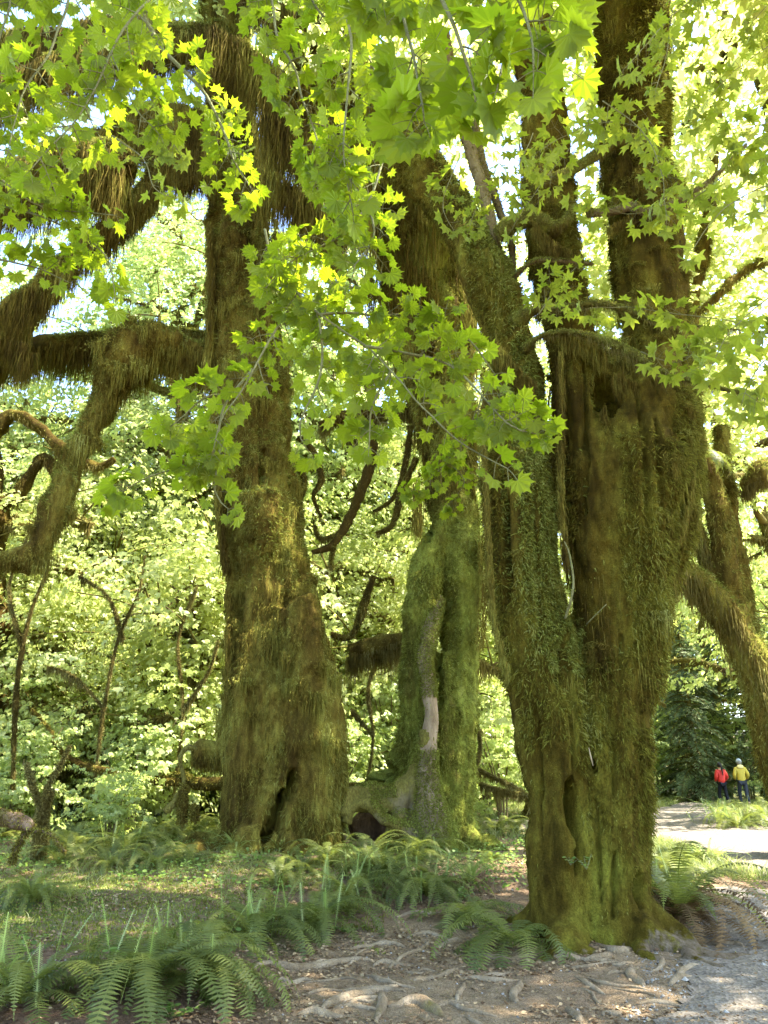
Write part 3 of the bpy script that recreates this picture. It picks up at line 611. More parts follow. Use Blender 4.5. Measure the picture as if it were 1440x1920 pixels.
for a, L, r0 in [(-140, .9, .3), (-90, .7, .3), (-40, .9, .28), (180, 1.1, .3), (30, 1, .3)]: parts.append(flare(830, 1600, 14.3, a, L+.4, r0, .9))
V, T = fused(parts, .05)
holesM = [(P(728,1440,14.2), P(752,1475,14.2), .12, .5), (P(826,1130,14), P(828,1330,14), .04, .2), (P(800,930,14), P(802,1010,14), .08, .3)]
V, hl = rough_bark(V, T, 37, 1.2, .07, .03, .09, holesM)
mk('trunk', V, T, M_moss_g, treeM, smooth=True, attrs={'rnd': .35+.2*noise(V, 2, 5)})
lo = lambda c, n: facing(c, n)*(c[:, 2] < 7.2); hi = lambda c, n: facing(c, n)*(c[:, 2] >= 6.6)
v_, t_, r_ = mossy_skin(treeM, V, T, hl, 45000, .07, .015, M_moss_g, down=.4, out=.9, wf=lo); mk('cushion_moss', v_, t_, M_moss_g, treeM, r_)
v_, t_, r_ = mossy_skin(treeM, V, T, hl, 50000, .15, .018, M_moss, wf=hi); mk('moss', v_, t_, M_moss, treeM, r_)
ps = [drapes(V, T[(V[T[:, 0], 2] > 7)], hl, 14000, .7, .024, 91, .0)]
qm, rm = stem(Md[0]); Qm, Rm = catmull(qm, rm, .1); s = [i for i in range(len(Qm)) if Qm[i][2] > 10.2]
ps.append(curtain(Qm[s], Rm[s], 6000, 2.0, (.015, .045), 8, 1.0, .3))
for line, n_, L_ in [([(905,1000),(908,1100),(900,1200)], 900, .5), ([(780,900),(782,980)], 500, .8), ([(690,500),(700,600)], 500, .6), ([(400,60),(500,120),(600,190),(700,270)], 9000, 2.9), ([(560,30),(640,60),(700,150)], 5000, 2.2), ([(600,120),(700,220),(800,340)], 5000, 1.5), ([(500,230),(560,240),(630,290),(690,360)], 7000, 2.9), ([(495,330),(560,360),(640,430)], 3000, 2.0), ([(430,-40),(520,-20),(640,0)], 6000, 2.5)]:
    Q, R_ = catmull([P(a, b, 14.2 if b > 450 else 12.6) for a, b in line], [.12]*len(line), .08); ps.append(curtain(Q, R_*2, n_, L_, (.012, .035), 6, 2, .45 if L_ > 1.4 else .12))
v_, t_, r_ = join(ps); mk('hanging_moss', v_, t_, M_moss, treeM, r_)
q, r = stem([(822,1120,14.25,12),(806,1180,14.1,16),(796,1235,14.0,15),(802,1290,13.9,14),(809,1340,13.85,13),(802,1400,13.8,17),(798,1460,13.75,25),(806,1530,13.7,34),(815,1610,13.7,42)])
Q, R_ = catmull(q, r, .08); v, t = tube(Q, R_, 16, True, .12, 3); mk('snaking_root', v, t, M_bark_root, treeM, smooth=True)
p, n = sample_surf(v, t, 22000, lambda c, n: (1.6*(c[:, 2] > 2.9)+1.3*(c[:, 2] < 2.0)+.05)*facing(c, n)); bV, bT, br = blades(p, n, .03+.04*rng.random(len(p)), np.full(len(p), .012), .2, 1, .5); mk('root_moss', bV, bT, M_moss_g, treeM, br)  # moss gap bares a pale bark band, standing in for a sun patch
parts = tubes_px([[(645,1530,13.4,12),(648,1500,13.5,14),(665,1484,13.6,11),(700,1478,13.7,12),(735,1488,13.8,16),(770,1500,13.9,24),(800,1530,14,30)],
                  [(650,1545,13.4,10),(665,1512,13.4,9),(695,1512,13.4,9),(715,1535,13.4,8),(745,1548,13.4,9),(770,1560,13.5,14),(800,1575,13.6,16)],
                  [(720,1495,13.7,9),(715,1520,13.5,9),(725,1540,13.4,8)], [(775,1480,13.9,20),(760,1510,13.8,18),(770,1540,13.7,20)], [(803,1370,13.85,15),(796,1430,13.8,22),(775,1475,13.8,26),(735,1500,13.7,24),(695,1505,13.6,18),(655,1512,13.5,14)], [(790,1440,13.8,24),(790,1520,13.8,34),(780,1580,13.8,34)], [(745,1490,13.7,14),(745,1530,13.6,14),(735,1570,13.5,16)]], .1, 12, .3)
V2, T2 = fused(parts, .03); V2, _ = rough_bark(V2, T2, 41, .7, .03, .02, .05); mk('buttress_root', V2, T2, M_bark_bare, treeM, smooth=True)
p, n = sample_surf(V2, T2, 7000, lambda c, n: (n[:, 2] > .1)*(noise(c, 2.5, 6) > -.1)); bV, bT, br = blades(p, n, .03+.03*rng.random(len(p)), np.full(len(p), .012), .2, 1, .5); mk('root_moss', bV, bT, M_moss_g, treeM, br)
bq, br_ = stem([(660,1560,14.5,20),(700,1545,14.6,30),(745,1555,14.6,26)]); v, t = tube(*catmull(bq, br_, .2), 12, True, .3); mk('hollow_backing', v, t, M_deadwood, treeM, smooth=True)  # mass added behind the root arch to fill its dark hollow
# dark drooping limbs between the left and middle trunks
for k, d in enumerate([[(690,760,15,9),(700,840,14.8,9),(685,900,14.6,9),(655,970,14.4,8),(625,1020,14.2,8),(585,1035,14.1,4)], [(625,1020,14.2,5),(620,1060,14.1,3)], [(560,820,14.6,8),(590,850,14.6,7),(602,900,14.6,5),(588,930,14.6,4),(602,970,14.6,3)],
                       [(780,860,15,6),(755,920,15,7),(735,985,15,6),(705,1000,15,4)], [(770,800,15.2,8),(762,860,15.2,6),(740,930,15.2,4),(700,960,15.2,3)], [(545,860,14.4,6),(570,900,14.5,5),(560,950,14.5,3)], [(600,800,15,12),(650,780,15,12),(720,775,15,14),(790,770,15,16)],
                       [(640,1000,14.3,4),(600,1010,14.2,3),(590,985,14.2,2)], [(700,1080,15.6,5),(690,1110,15.6,7),(660,1190,15.6,10),(620,1190,15.6,6)], [(655,1225,15.7,26),(700,1215,15.7,22),(760,1200,15.6,14)]]):
    mossy_branch(treeM, d, mossm=M_moss, curt=.35 if k not in (6, 9) else 1.1, n=300 if k not in (6, 9) else 1700, bn=900, seed=40+k, bark=M_bark, blade=.06, cush=.25)

# ---- maple standing just outside the frame on the left, reaching in
L_defs = [[(-170,1700,13.6,70),(-165,1400,13.4,60),(-150,1000,13.3,52),(-130,700,13.2,50),(-110,500,13.2,44),(-120,300,13.2,40),(-100,0,13.2,34)],
 [(-130,720,13.3,36),(-60,700,14.0,30),(20,668,14.4,28),(100,652,14.8,22),(200,645,15,20),(300,632,15,20),(385,640,14.9,14)], [(-120,640,13.2,34),(-40,625,13,30),(20,605,13,26),(70,548,13,22),(140,482,13,20),(200,432,13,17),(250,380,13,13),(300,300,13,10)],
 [(-120,400,13,34),(-60,370,12.6,30),(60,325,12.5,30),(130,306,12.5,30),(200,300,12.5,38),(230,325,12.5,30)], [(70,548,13,16),(40,560,12.9,20),(10,600,12.9,24)], [(250,380,13,10),(275,350,13,12),(300,330,13,8)],
 [(-120,240,12.9,26),(-20,180,12.6,22),(90,130,12.4,20),(200,90,12.4,20),(300,80,12.6,20),(420,60,13.4,18)]]
base = P(-165, 1600, 13.4); bL = [base[0], base[1], h1(base[0], base[1])-.1]
treeL = empty('bigleaf_maple', bL, 'dark limbs hung with moss curtains reaching in from a maple beyond the left edge', 'tree')
V, T = fused(tubes_px(L_defs, .25, 16, .25), .05); V, hl = rough_bark(V, T, 53, 1.0, .05, .04, .07)
mk('trunk', V, T, M_moss, treeL, smooth=True, attrs={'rnd': .3+.2*noise(V, 2, 5)})
v_, t_, r_ = mossy_skin(treeL, V, T, hl, 60000, .13, .017, M_moss, wf=lambda c, n: facing(c, n)*(c[:, 0] > -7)); mk('moss', v_, t_, M_moss, treeL, r_)
ps = []
for k, (n_, L_, mf) in {1: (4500, 1.9, .2), 2: (4500, 1.6, .25), 3: (6000, 2.6, .4), 4: (1500, 1.6, .3), 6: (6500, 2.6, .3)}.items():
    q, r = stem(L_defs[k]); Q, R_ = catmull(q, r, .08); ps.append(curtain(Q, R_*1.05, n_, L_, (.015, .042), 10+k, 1.3, mf))
for line, n_, L_ in [([(235,400),(262,380),(290,350)], 3000, 1.7), ([(245,215),(330,235),(400,235)], 6500, 2.4), ([(300,285),(350,300),(405,290)], 5000, 1.9), ([(-20,80),(60,60),(160,70)], 6000, 2.2), ([(160,50),(260,40),(380,60)], 6000, 2.2), ([(-20,330),(60,335),(130,330)], 3500, 1.5), ([(-20,600),(20,640),(60,650)], 2600, 1.5)]:
    Q, R_ = catmull([P(a, b, 13) for a, b in line], [.2]*len(line), .08); ps.append(curtain(Q, R_, n_, L_, (.012, .035), 16, 2, .4 if L_ > 1.8 else .15))
v_, t_, r_ = join(ps); mk('hanging_moss', v_, t_, M_moss, treeL, r_)
p, n = sample_surf(V, T, 22000, lambda c, n: np.where(n[:, 2] > .2, 1.0, 0)*(c[:, 0] > -7.5)); bV, bT, br = blades(p, n, .06+.07*rng.random(len(p)), np.full(len(p), .016), .2, 1.0, .6); mk('cushion_moss', bV, bT, M_moss_g, treeL, br)

# ---- leaning maple at the right edge
F_defs = [[(1520,1640,13,49.92),(1500,1540,13,43.68),(1470,1430,13,37.44),(1438,1330,13,34.32),(1405,1235,13,31.2),(1370,1165,13,28.08),(1330,1112,13,24.96),(1290,1078,13,21.84),(1258,1055,13,14.04)],
 [(1400,1210,13,20.28),(1378,1130,13,18.72),(1362,1050,13,18.72),(1346,960,13,17.16),(1325,880,13,15.6),(1300,800,13,14.82),(1292,700,13,13.26),(1300,560,13,11.7),(1330,400,13,10.92),(1340,250,13,10.92),(1350,60,13,10.92),(1380,-120,13,9.36)],
 [(1405,1200,13.2,17.16),(1392,1090,13.3,14.82),(1376,990,13.3,13.26),(1358,900,13.4,14.04),(1350,800,13.4,10.14)], [(1460,1330,13.1,26.52),(1475,1230,13.1,26.52),(1500,1100,13.1,26.52),(1530,900,13,26.52),(1520,600,13,23.4),(1480,300,13,21.84),(1430,120,12.8,18.72),(1400,-60,12.8,15.6)],
 [(1335,1090,13.1,10.92),(1318,1030,13.1,10.92),(1300,985,13.1,12.48),(1262,965,13.1,10.92)], [(1530,900,13,17.16),(1470,880,12.8,20.28),(1425,890,12.7,21.84),(1395,915,12.7,12.48)], [(1350,200,12.9,9.36),(1390,60,12.8,10.92),(1450,-10,12.8,10.92)], [(1430,120,12.8,10.92),(1380,80,12.6,15.6),(1330,100,12.5,15.6),(1300,170,12.5,10.14),(1285,250,12.5,6.24)],
 [(1520,430,12.8,9.36),(1440,485,12.4,7.8),(1385,515,12.3,7.02),(1340,560,12.2,4.68),(1290,600,12.2,3.12)], [(1520,60,12.9,10.92),(1440,115,12.4,8.58),(1370,140,12.2,8.58),(1310,165,12.1,6.24),(1270,190,12.1,3.9)]]
base = P(1505, 1590, 13); bF = [base[0], base[1], h1(base[0], base[1])-.1]
treeF = empty('bigleaf_maple', bF, 'leaning mossy maple at the right edge with a forked trunk rising over the hikers', 'tree')
V, T = fused(tubes_px(F_defs, .25, 16, .22), .045); V, hl = rough_bark(V, T, 63, .9, .05, .04, .06)
mk('trunk', V, T, M_moss, treeF, smooth=True, attrs={'rnd': .4+.2*noise(V, 2, 5)})
v_, t_, r_ = mossy_skin(treeF, V, T, hl, 50000, .09, .015, M_moss); mk('moss', v_, t_, M_moss, treeF, r_)
ps = []
for k, (n_, L_, mf) in {0: (3800, 1.1, .2), 1: (1200, .3, .2), 4: (1500, .9, .4), 5: (1600, .6, .3), 7: (1300, .3, .2), 8: (600, .3, .2), 9: (600, .3, .2), 6: (700, .3, .2)}.items():
    q, r = stem(F_defs[k]); Q, R_ = catmull(q, r, .08); ps.append(curtain(Q, R_*1.0, n_, L_, (.012, .035), 20+k, 1.8, mf))
v_, t_, r_ = join(ps); mk('hanging_moss', v_, t_, M_moss_h, treeF, r_)
p, n = sample_surf(V, T, 15000, lambda c, n: np.where(n[:, 2] > .2, 1.0, 0)); bV, bT, br = blades(p, n, .05+.05*rng.random(len(p)), np.full(len(p), .014), .2, 1.0, .6); mk('cushion_moss', bV, bT, M_moss_g, treeF, br)

# crowns of the five great maples: big leaves far overhead, with unseen masses added to shade floor and trunks
def crown(root, blobs, per=26, size=.20, radius=.75):
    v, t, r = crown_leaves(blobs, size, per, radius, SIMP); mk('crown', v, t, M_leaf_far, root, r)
crown(treeR, [((8.0, 3.0, 13.5), (6.5, 6.5, 1.8), 590), ((9, 8.5, 13.5), (3.5, 2.5, 1.8), 200), ((13, 6.5, 13.5), (3.5, 4, 1.5), 120), ((5, 6, 14.5), (3, 3, 2), 60), ((2, 10, 17.5), (5, 3.5, 2.8), 150), ((6, 12, 14), (3, 3, 4), 110)])  # wide low masses out of view, added to block sun from the foreground
crown(treeA, [((-5.0, 14.5, 21), (4, 2, 2), 70), ((-2, 9.5, 18), (3, 1.2, 1), 40), ((-2, 16, 19), (2, 1.5, 2), 22)])
crown(treeM, [((.6, 16.5, 18), (3.5, 2, 3), 36), ((.5, 13.2, 16.6), (3, 1.2, 1.2), 90), ((.5, 4, 13.5), (4, 4, 1.5), 150)])
crown(treeL, [((-8.5, 6.5, 15.5), (3.5, 2.5, 2), 60), ((-8, 14, 15.5), (3, 2, 2), 26)])
crown(treeF, [((7.6, 15.5, 12.5), (3.0, 2, 4.5), 130), ((6.5, 15.5, 12), (2.5, 2, 5), 110)])
# ------------------------------------------------------------------ woods behind
def bg_tree_parts(seed, h, low=.12, nspray=130, lean=.06, size=.23, rr=.36):
    global rng
    keep = rng; rng = np.random.default_rng(seed); org = type('o', (), {})
    pts = [[0, 0, -.3]]; 
    for k in range(1, 7): pts.append([pts[-1][0]+rng.normal()*lean*h/6*2, pts[-1][1]+rng.normal()*lean*h/6*2, h*.85*k/6])
    Q, R = catmull(pts, np.linspace(rr, .08, 7), .35); V, T = tube(Q, R, 12, True, .35, seed)
    wood = [(V, T, None)]; cs = []; hang = []; tuft = []
    p, n = sample_surf(V, T, 5000); tuft.append(blades(p, n, .10+.15*rng.random(len(p)), np.full(len(p), .03), 1, .4))
    for k in range(20):
        z = h*(low+.02+(.80-low)*((k+rng.random())/20)); i = int(np.argmin(abs(Q[:, 2]-z))); a = rng.uniform(0, 2*math.pi); L = h*.24*rng.uniform(.6, 1.2)*(1-.35*z/h)
        d = np.array([math.cos(a), math.sin(a), 0]); up = rng.uniform(.15, .8)
        lp = [Q[i], Q[i]+d*L*.3+UP*L*.2*up, Q[i]+d*L*.65+UP*L*.35*up+rng.normal(size=3)*.3, Q[i]+d*L+UP*L*(.45*up-.1)+rng.normal(size=3)*.4]
        r0 = rr*.38; q, r = catmull(lp, [r0, r0*.8, r0*.5, .02], .25); v, t = tube(q, r, 8, True, .4, k); wood.append((v, t, None))
        if rng.random() < .75: hang.append(curtain(q, r, 420, rng.uniform(.4, 1.3), (.03, .08), k, 1.5)); p, n = sample_surf(v, t, 260); tuft.append(blades(p, n, .08+.12*rng.random(260), np.full(260, .05), .3, 1))
        for s in range(4):
            e = q[int(len(q)*rng.uniform(.35, .99))]; e2 = e + np.array([rng.normal()*1.1, rng.normal()*1.1, rng.uniform(-.5, 1.2)]); cs.append(e2)
            v, t = tube(*catmull([e, (e+e2)/2+UP*.2, e2], [.03, .02, .008], .4), 5); wood.append((v, t, None))
    k = nspray; d = unit(rng.normal(size=(k, 3)))*rng.random((k, 1))**.2
    c2 = np.array([Q[-1][0], Q[-1][1], h*(.5+low*.5)])+d*np.array([h*.24, h*.24, h*(.5-low*.5)]); cs = np.concatenate([np.array(cs), c2])
    lv = leaf_layers(cs, .8*rng.uniform(.6, 1.3, len(cs)), 66, size*.66, SIMP, .14, .4, outw=1.1); rng = keep
    return join(wood), lv, join(hang+tuft)
class Z: location = (0, 0, 0)
def make_bg(name, seed, h, label, cat='tree', group=None, leafm=None, **kw):
    w_, l_, m_ = bg_tree_parts(seed, h, **kw); root = empty(name, (0, 0, 0), label, cat, group)
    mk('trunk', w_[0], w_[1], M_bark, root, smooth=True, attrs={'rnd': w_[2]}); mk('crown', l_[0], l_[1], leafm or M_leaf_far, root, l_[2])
    mk('hanging_moss', m_[0], m_[1], M_moss_h, root, m_[2]); return root
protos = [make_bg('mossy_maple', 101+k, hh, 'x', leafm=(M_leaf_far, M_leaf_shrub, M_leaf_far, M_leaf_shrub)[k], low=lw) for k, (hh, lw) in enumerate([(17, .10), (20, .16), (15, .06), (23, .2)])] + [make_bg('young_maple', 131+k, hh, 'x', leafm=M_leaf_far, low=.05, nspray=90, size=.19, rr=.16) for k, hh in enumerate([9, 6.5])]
used = set()
def put_bg(k, x, y, rz, sc, label, group=None):
    loc = (x, y, h1(x, y)-.05)
    if k not in used: used.add(k); r = protos[k]; r.location = loc; r.rotation_euler = (0, 0, rz); r.scale = (sc,)*3; r['label'] = label; r['group'] = group
    else: r = copy_thing(protos[k], loc, rz, sc, label, group)
    return r
LB = {0: ('mossy maple in the sunlit woods left of the great trunks', 'woodland maples at the left'), 1: ('mossy maple in the sunlit woods seen between the great trunks', 'woodland maples in the middle'), 2: ('mossy maple in the bright woods right of the great trunks', 'woodland maples at the right')}
r2 = np.random.default_rng(12)
rows = [(25, [-9.5]), (28, [-14, -4.2, .8]), (34, [-18, -12, -7, -1, 3.2]), (30, [19.5]), (36, [22]), (40, [-21, -14, -9, -1, 6, 17.5, 24]), (48, [-25, -18, -11, -4, 3, 10, 19, 28]), (58, [-30, -22, -14, -6, 2, 10, 18, 26, 34]), (70, [-36, -26, -16, -6, 4, 14, 24, 36])]
for y, xl in rows:
    for x in xl:
        g = 0 if x/y < -.22 else (1 if x/y < .16 else 2); x2 = x+r2.normal()*.8; y2 = y+r2.normal()*1.0
        put_bg(int(r2.integers(4)), x2, y2, r2.uniform(0, 6.28), r2.uniform(.85, 1.15)*(1.0 if y < 45 else 1.2), *LB[g])
put_bg(1, 12.5, 21.5, 1.0, .95, 'tall mossy maple out past the right edge behind the leaning maple', None)
put_bg(3, -8.5, 26.5, 1.2, 1.15, 'tallest woodland maple rising behind the arching limb at the left', None)
for k_, x_, y_, s_ in [(3, -5.5, 31, 1.35), (1, -2.2, 30.5, 1.5), (3, -12.5, 31, 1.35), (3, 1.6, 32, 1.4)]: put_bg(k_, x_, y_, r2.uniform(0, 6.28), s_, *LB[0 if x_ < -4 else 1])
put_bg(3, -14.5, 24, 3.2, 1.0, 'tall woodland maple at the far left edge', None)
LY = [('pale leaved young maple in the sunlit thicket left of the left trunk', 'young maples at the left'), ('pale leaved young maple seen between the left and middle trunks', 'young maples in the middle')]
for k, x, y, s, g in [(5, -8.9, 19.6, 1, 0), (4, -9.6, 21.5, 1.15, 0), (5, -5.0, 19.4, 1.1, 0), (4, -12.2, 20.5, 1.1, 0), (4, -3.6, 23.5, 1.15, 0), (5, -7.4, 23.5, 1.5, 0), (4, -1.2, 23, 1, 1), (5, .4, 24.5, 1.3, 1), (4, -11, 24.5, 1.35, 0), (4, -6, 26, 1.4, 0)]: put_bg(k, x, y, r2.uniform(0, 6.28), s, *LY[g])
put_bg(0, 4.2, 23.0, 2.2, 1.0, 'mossy maple between the middle trunk and the right trunk', None)

# shrub maples: thin stems under flat layers of leaves
def shrub_parts(seed, h, w, k=46, per=30, size=.13):
    global rng
    keep = rng; rng = np.random.default_rng(seed); wood = []; cs = []
    for j in range(9):
        a = rng.uniform(0, 6.28); L = h*rng.uniform(.6, 1.1); e = np.array([math.cos(a)*w*rng.uniform(.2, .7), math.sin(a)*w*rng.uniform(.2, .7), L])
        q, r = catmull([[math.cos(a)*.1, math.sin(a)*.1, -.1], e*[.3, .3, .5], e], [.03, .02, .008], .3); v, t = tube(q, r, 6, True, .3, j); wood.append((v, t, None))
        for s in range(5): cs.append(q[int(len(q)*rng.uniform(.3, .99))]+rng.normal(size=3)*[w*.28, w*.28, .2])
    cs = np.array(cs + [list(rng.normal(size=3)*[w*.38, w*.38, h*.22]+[0, 0, h*.55]) for _ in range(k)])
    cs[:, 2] = cs[:, 2].clip(.25, None); l = leaf_layers(cs, w*.20*rng.uniform(.6, 1.3, len(cs)), int(per*1.3), size*.8, SIMP, .08, .3, outw=.7); rng = keep
    return join(wood), l
shr = []
for k, (hh, ww_, sz) in enumerate([(3.4, 1.9, .13), (2.2, 1.5, .11), (4.6, 2.2, .15)]):
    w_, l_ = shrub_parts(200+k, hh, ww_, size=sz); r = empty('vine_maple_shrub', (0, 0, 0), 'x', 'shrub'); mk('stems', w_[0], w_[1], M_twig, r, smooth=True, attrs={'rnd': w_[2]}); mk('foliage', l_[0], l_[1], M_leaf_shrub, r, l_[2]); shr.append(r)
su = set()
def put_shrub(k, x, y, rz, sc, label, group=None):
    loc = (x, y, h1(x, y))
    if k not in su: su.add(k); r = shr[k]; r.location = loc; r.rotation_euler = (0, 0, rz); r.scale = (sc,)*3; r['label'] = label; r['group'] = group
    else: r = copy_thing(shr[k], loc, rz, sc, label, group)
SL = {0: ('bright green shrub with flat leaf layers behind the left meadow', 'shrubs at the left'), 1: ('bright green shrub seen between the left and right trunks', 'shrubs in the middle'), 2: ('bright green shrub beyond the path at the right', 'shrubs at the right')}
for (x, y, k, s) in [(-7.8,16.8,1,1),(-5.6,17.6,1,1.1),(-9.4,19.5,2,1.0),(-11.5,18,0,1.2),(-2.6,21,0,1.2),(-1.2,19.8,1,1.2),(.2,21.5,0,1.1),(1.6,20.5,1,1.1),(2.9,19.6,0,.9),(-6.8,22,2,1.1),(-4.6,23,0,1.3),(-12,23,2,1.2),(-9,25,0,1.4),(-1,25,2,1.2),(3.5,27,2,1.1),(5,24.5,0,1),(1.5,29,2,1.3),
    (11.2,37,2,1.1),(13.5,38,0,1.3),(16.8,36.5,2,1.1),(19,33,2,1.2),(9.0,36,0,1.2),(10.2,41,2,1.4),(15,43,2,1.5),(-15,28,2,1.4),(-6,30,2,1.4),(-11,31,2,1.4),(-2,34,2,1.5),(6,33,2,1.2),(7.6,38,2,1.3),(18,26,1,1.2),(22,38,2,1.4),(-5.3,15.6,1,.6),(-8.8,14.8,1,.8)]:
    g = 0 if x/y < -.16 else (1 if x/y < .2 else 2); put_shrub(k, x, y, r2.uniform(0, 6.28), s, *SL[g])

# dark spruce beyond the hikers
def spruce(x, y, h, label, seed):
    root = empty('spruce', (x, y, h1(x, y)), label, 'tree'); b = np.array(root.location)
    v, t = tube(np.array([b+[0, 0, -.3], b+[0, 0, h*.5], b+[0, 0, h]]), np.array([.22, .14, .02]), 10, True, .3, seed); mk('trunk', v, t, M_bark, root, smooth=True)
    L, W = [], []
    rg = np.random.default_rng(seed)
    for k in range(150):
        f = (k+rg.random())/150; z = h*(.04+.95*f); ln = h*.26*(1-f)**.8+.25; a = rg.uniform(0, 6.28); d = np.array([math.cos(a), math.sin(a), 0])
        q = np.array([b+[0, 0, z]+d*ln*s+UP*(-.38*ln*s*s+.06*ln*math.sin(s*3)) for s in np.linspace(0, 1, 9)]); v, t = tube(q, np.linspace(.03, .006, 9), 4); W.append((v, t, None))
        m = int(240*ln/1.5)+50; u = rg.random(m)**.8; i = (u*7.99).astype(int); p = q[i]+(q[i+1]-q[i])*((u*7.99)%1)[:, None]
        s = np.cross(d, UP)*rg.choice([-1, 1], m)[:, None]; sp = (1-u)*ln*.32+.08; w_ = rg.random(m)*sp; p = p + s*w_[:, None]+d*w_[:, None]*.5 - UP*(w_[:, None]*.35)
        L.append(place(OVAL[0]*[.35, 1, 1], OVAL[1], p, s+d*1.0-UP*rg.uniform(.1, .9, (m, 1)), UP+.5*rg.normal(size=(m, 3)), rg.uniform(.10, .2, m)))
    mk('branches', *join(W)[:2], M_bark, root); l = join(L); mk('foliage', l[0], l[1], M_needle, root, l[2])
c = P(1300, 1400, 36); spruce(c[0], c[1], 8.5, 'dark blue green spruce with drooping boughs beyond the path at the right', 5)
c = P(1420, 1400, 37); spruce(c[0], c[1], 12, 'taller dark spruce behind the hiker in the yellow jacket', 8)

# individual mid-distance wood: limbs and stubs on the left
def wood_thing(name, label, cat, defs, root_at, mossm, curt, n, bn, seed, bark=M_bark, blade=.06, cush=.25):
    b = P(*root_at); root = empty(name, (b[0], b[1], h1(b[0], b[1])-.03), label, cat)
    for k, d in enumerate(defs): mossy_branch(root, d, mossm=mossm, curt=curt, n=n, bn=bn, seed=seed+k, bark=bark, blade=blade, cush=cush)
    return root
wood_thing('mossy_maple', 'mossy maple with knotted ochre limbs at the left edge behind the arching limb', 'tree',
  [[(-40,1540,19,40),(-30,1300,19,36),(-20,1000,19,30),(-30,800,19,26)], [(-30,840,19,16),(20,780,19,11),(70,800,19,11),(120,845,19,12),(180,875,19,10),(215,860,19,5)], [(-30,960,19,16),(30,930,19,12),(80,860,19,10),(110,900,19,10)], [(-30,990,19,12),(50,985,18.8,9),(100,1000,18.7,7)]], (-40, 1540, 19), M_moss, .7, 900, 2200, 300)
wood_thing('broken_snag', 'pale broken snag stripped of bark at the left edge of the woods', 'dead tree', [[(52,1500,20,26),(50,1350,20,22),(52,1230,20,20),(57,1170,20,13),(50,1148,20,5),(49,1138,20,1.5)]], (52, 1500, 20), M_moss, 0, 0, 500, 310, M_bark_root, cush=0)
if 0: wood_thing('broken_snag', 'stout reddish snag just right of the pale one', 'dead tree', [[(100,1500,19.5,28),(105,1350,19.5,24),(115,1230,19.5,20),(125,1195,19.5,12),(120,1172,19.5,5),(122,1160,19.5,1.5)]], (100, 1500, 19.5), M_moss, .3, 200, 1500, 314, M_bark)
for dfs, at_, lb in [([[(24,1500,16,8),(30,1280,16,7),(55,1150,16,7),(88,1075,16,5),(96,1010,16,4),(120,960,16,2.5)], [(40,1200,16,4),(20,1100,16,4),(50,1010,16,2.5)]], (24, 1500, 16), 'slender mossy leaning trunk at the left edge of the sunlit thicket'),
  ([[(178,1480,16.5,6),(196,1330,16.5,5),(222,1200,16.5,5),(262,1110,16.5,4),(270,1040,16.5,2.5)], [(232,1200,16.5,4),(205,1120,16.5,3),(150,1080,16.5,2)], [(196,1330,16.5,3),(140,1270,16.5,3),(90,1250,16.5,2)]], (178, 1480, 16.5), 'thin mossy sapling with ochre limbs in the middle of the left thicket'),
  ([[(330,1470,17,5),(345,1330,17,4),(335,1200,17,4),(372,1100,17,3)], [(345,1330,17,3),(390,1260,17,3),(410,1200,17,2)]], (330, 1470, 17), 'thin mossy sapling close to the left side of the left trunk'),
  ([[(690,1470,17.5,5),(700,1380,17.5,5),(688,1290,17.5,5),(720,1200,17.5,4)], [(700,1380,17.5,3),(660,1330,17.5,3)]], (690, 1470, 17.5), 'thin mossy sapling in the gap between the left and middle trunks')]:
    wood_thing('sapling', lb, 'sapling', [[(a_+2.5*math.sin(b_*.05), b_, c_, d_*.62) for a_, b_, c_, d_ in l_] for l_ in dfs], at_, M_moss_h, .6, 500, 1500, 400)
wood_thing('fallen_log', 'long mossy fallen log lying across the back of the left meadow', 'log', [[(130,1428,17.5,7),(200,1448,17.3,8),(270,1460,17,9),(340,1466,16.8,10),(430,1470,16.6,11),(700,1478,16.4,11),(740,1480,16.4,10)], [(190,1450,17.2,4),(215,1468,17,4),(260,1462,17,3)], [(300,1462,17,4),(340,1452,16.8,4),(370,1468,16.6,3)]], (430, 1500, 16.6), M_moss, .35, 700, 3500, 320, blade=.07)
wood_thing('bare_branch', 'crooked mossy branch leaning over the fallen log at the left', 'branch', [[(95,1370,16.8,3),(110,1405,16.6,4),(160,1435,16.5,5),(215,1447,16.4,6)], [(60,1330,16.8,2),(100,1375,16.8,3)]], (150, 1500, 16.5), M_moss, .25, 250, 600, 326)
wood_thing('stump', 'narrow mossy stump with forked stems in the left meadow', 'stump', [[(72,1612,11.6,15),(76,1560,11.6,15),(84,1510,11.6,13),(95,1482,11.6,9)], [(84,1530,11.6,6),(88,1480,11.6,3),(110,1440,11.7,2.5),(130,1400,11.8,2)], [(80,1520,11.6,4),(60,1470,11.6,2.5),(50,1430,11.6,1.5)]], (72, 1612, 11.6), M_moss_h, .3, 350, 2500, 330)
wood_thing('broken_log', 'dark broken log jutting in from the left edge above the meadow', 'log', [[(-40,1526,10.6,15),(10,1534,10.6,14),(40,1542,10.6,13),(60,1550,10.6,9)], [(50,1556,10.6,4),(32,1590,10.6,3.5),(22,1620,10.6,4)], [(58,1558,10.6,3),(90,1562,10.5,3),(108,1580,10.5,2.5),(122,1596,10.4,2)]], (0, 1640, 10.6), M_moss, .12, 150, 700, 336, M_deadwood, cush=0)
wood_thing('stump', 'short leaning mossy stump beside the foot of the left trunk', 'stump', [[(342,1545,13.2,9),(342,1510,13.2,9),(344,1470,13.2,6)], [(366,1540,13.2,8),(364,1510,13.2,7)]], (342, 1545, 13.2), M_moss, .2, 200, 1200, 340)
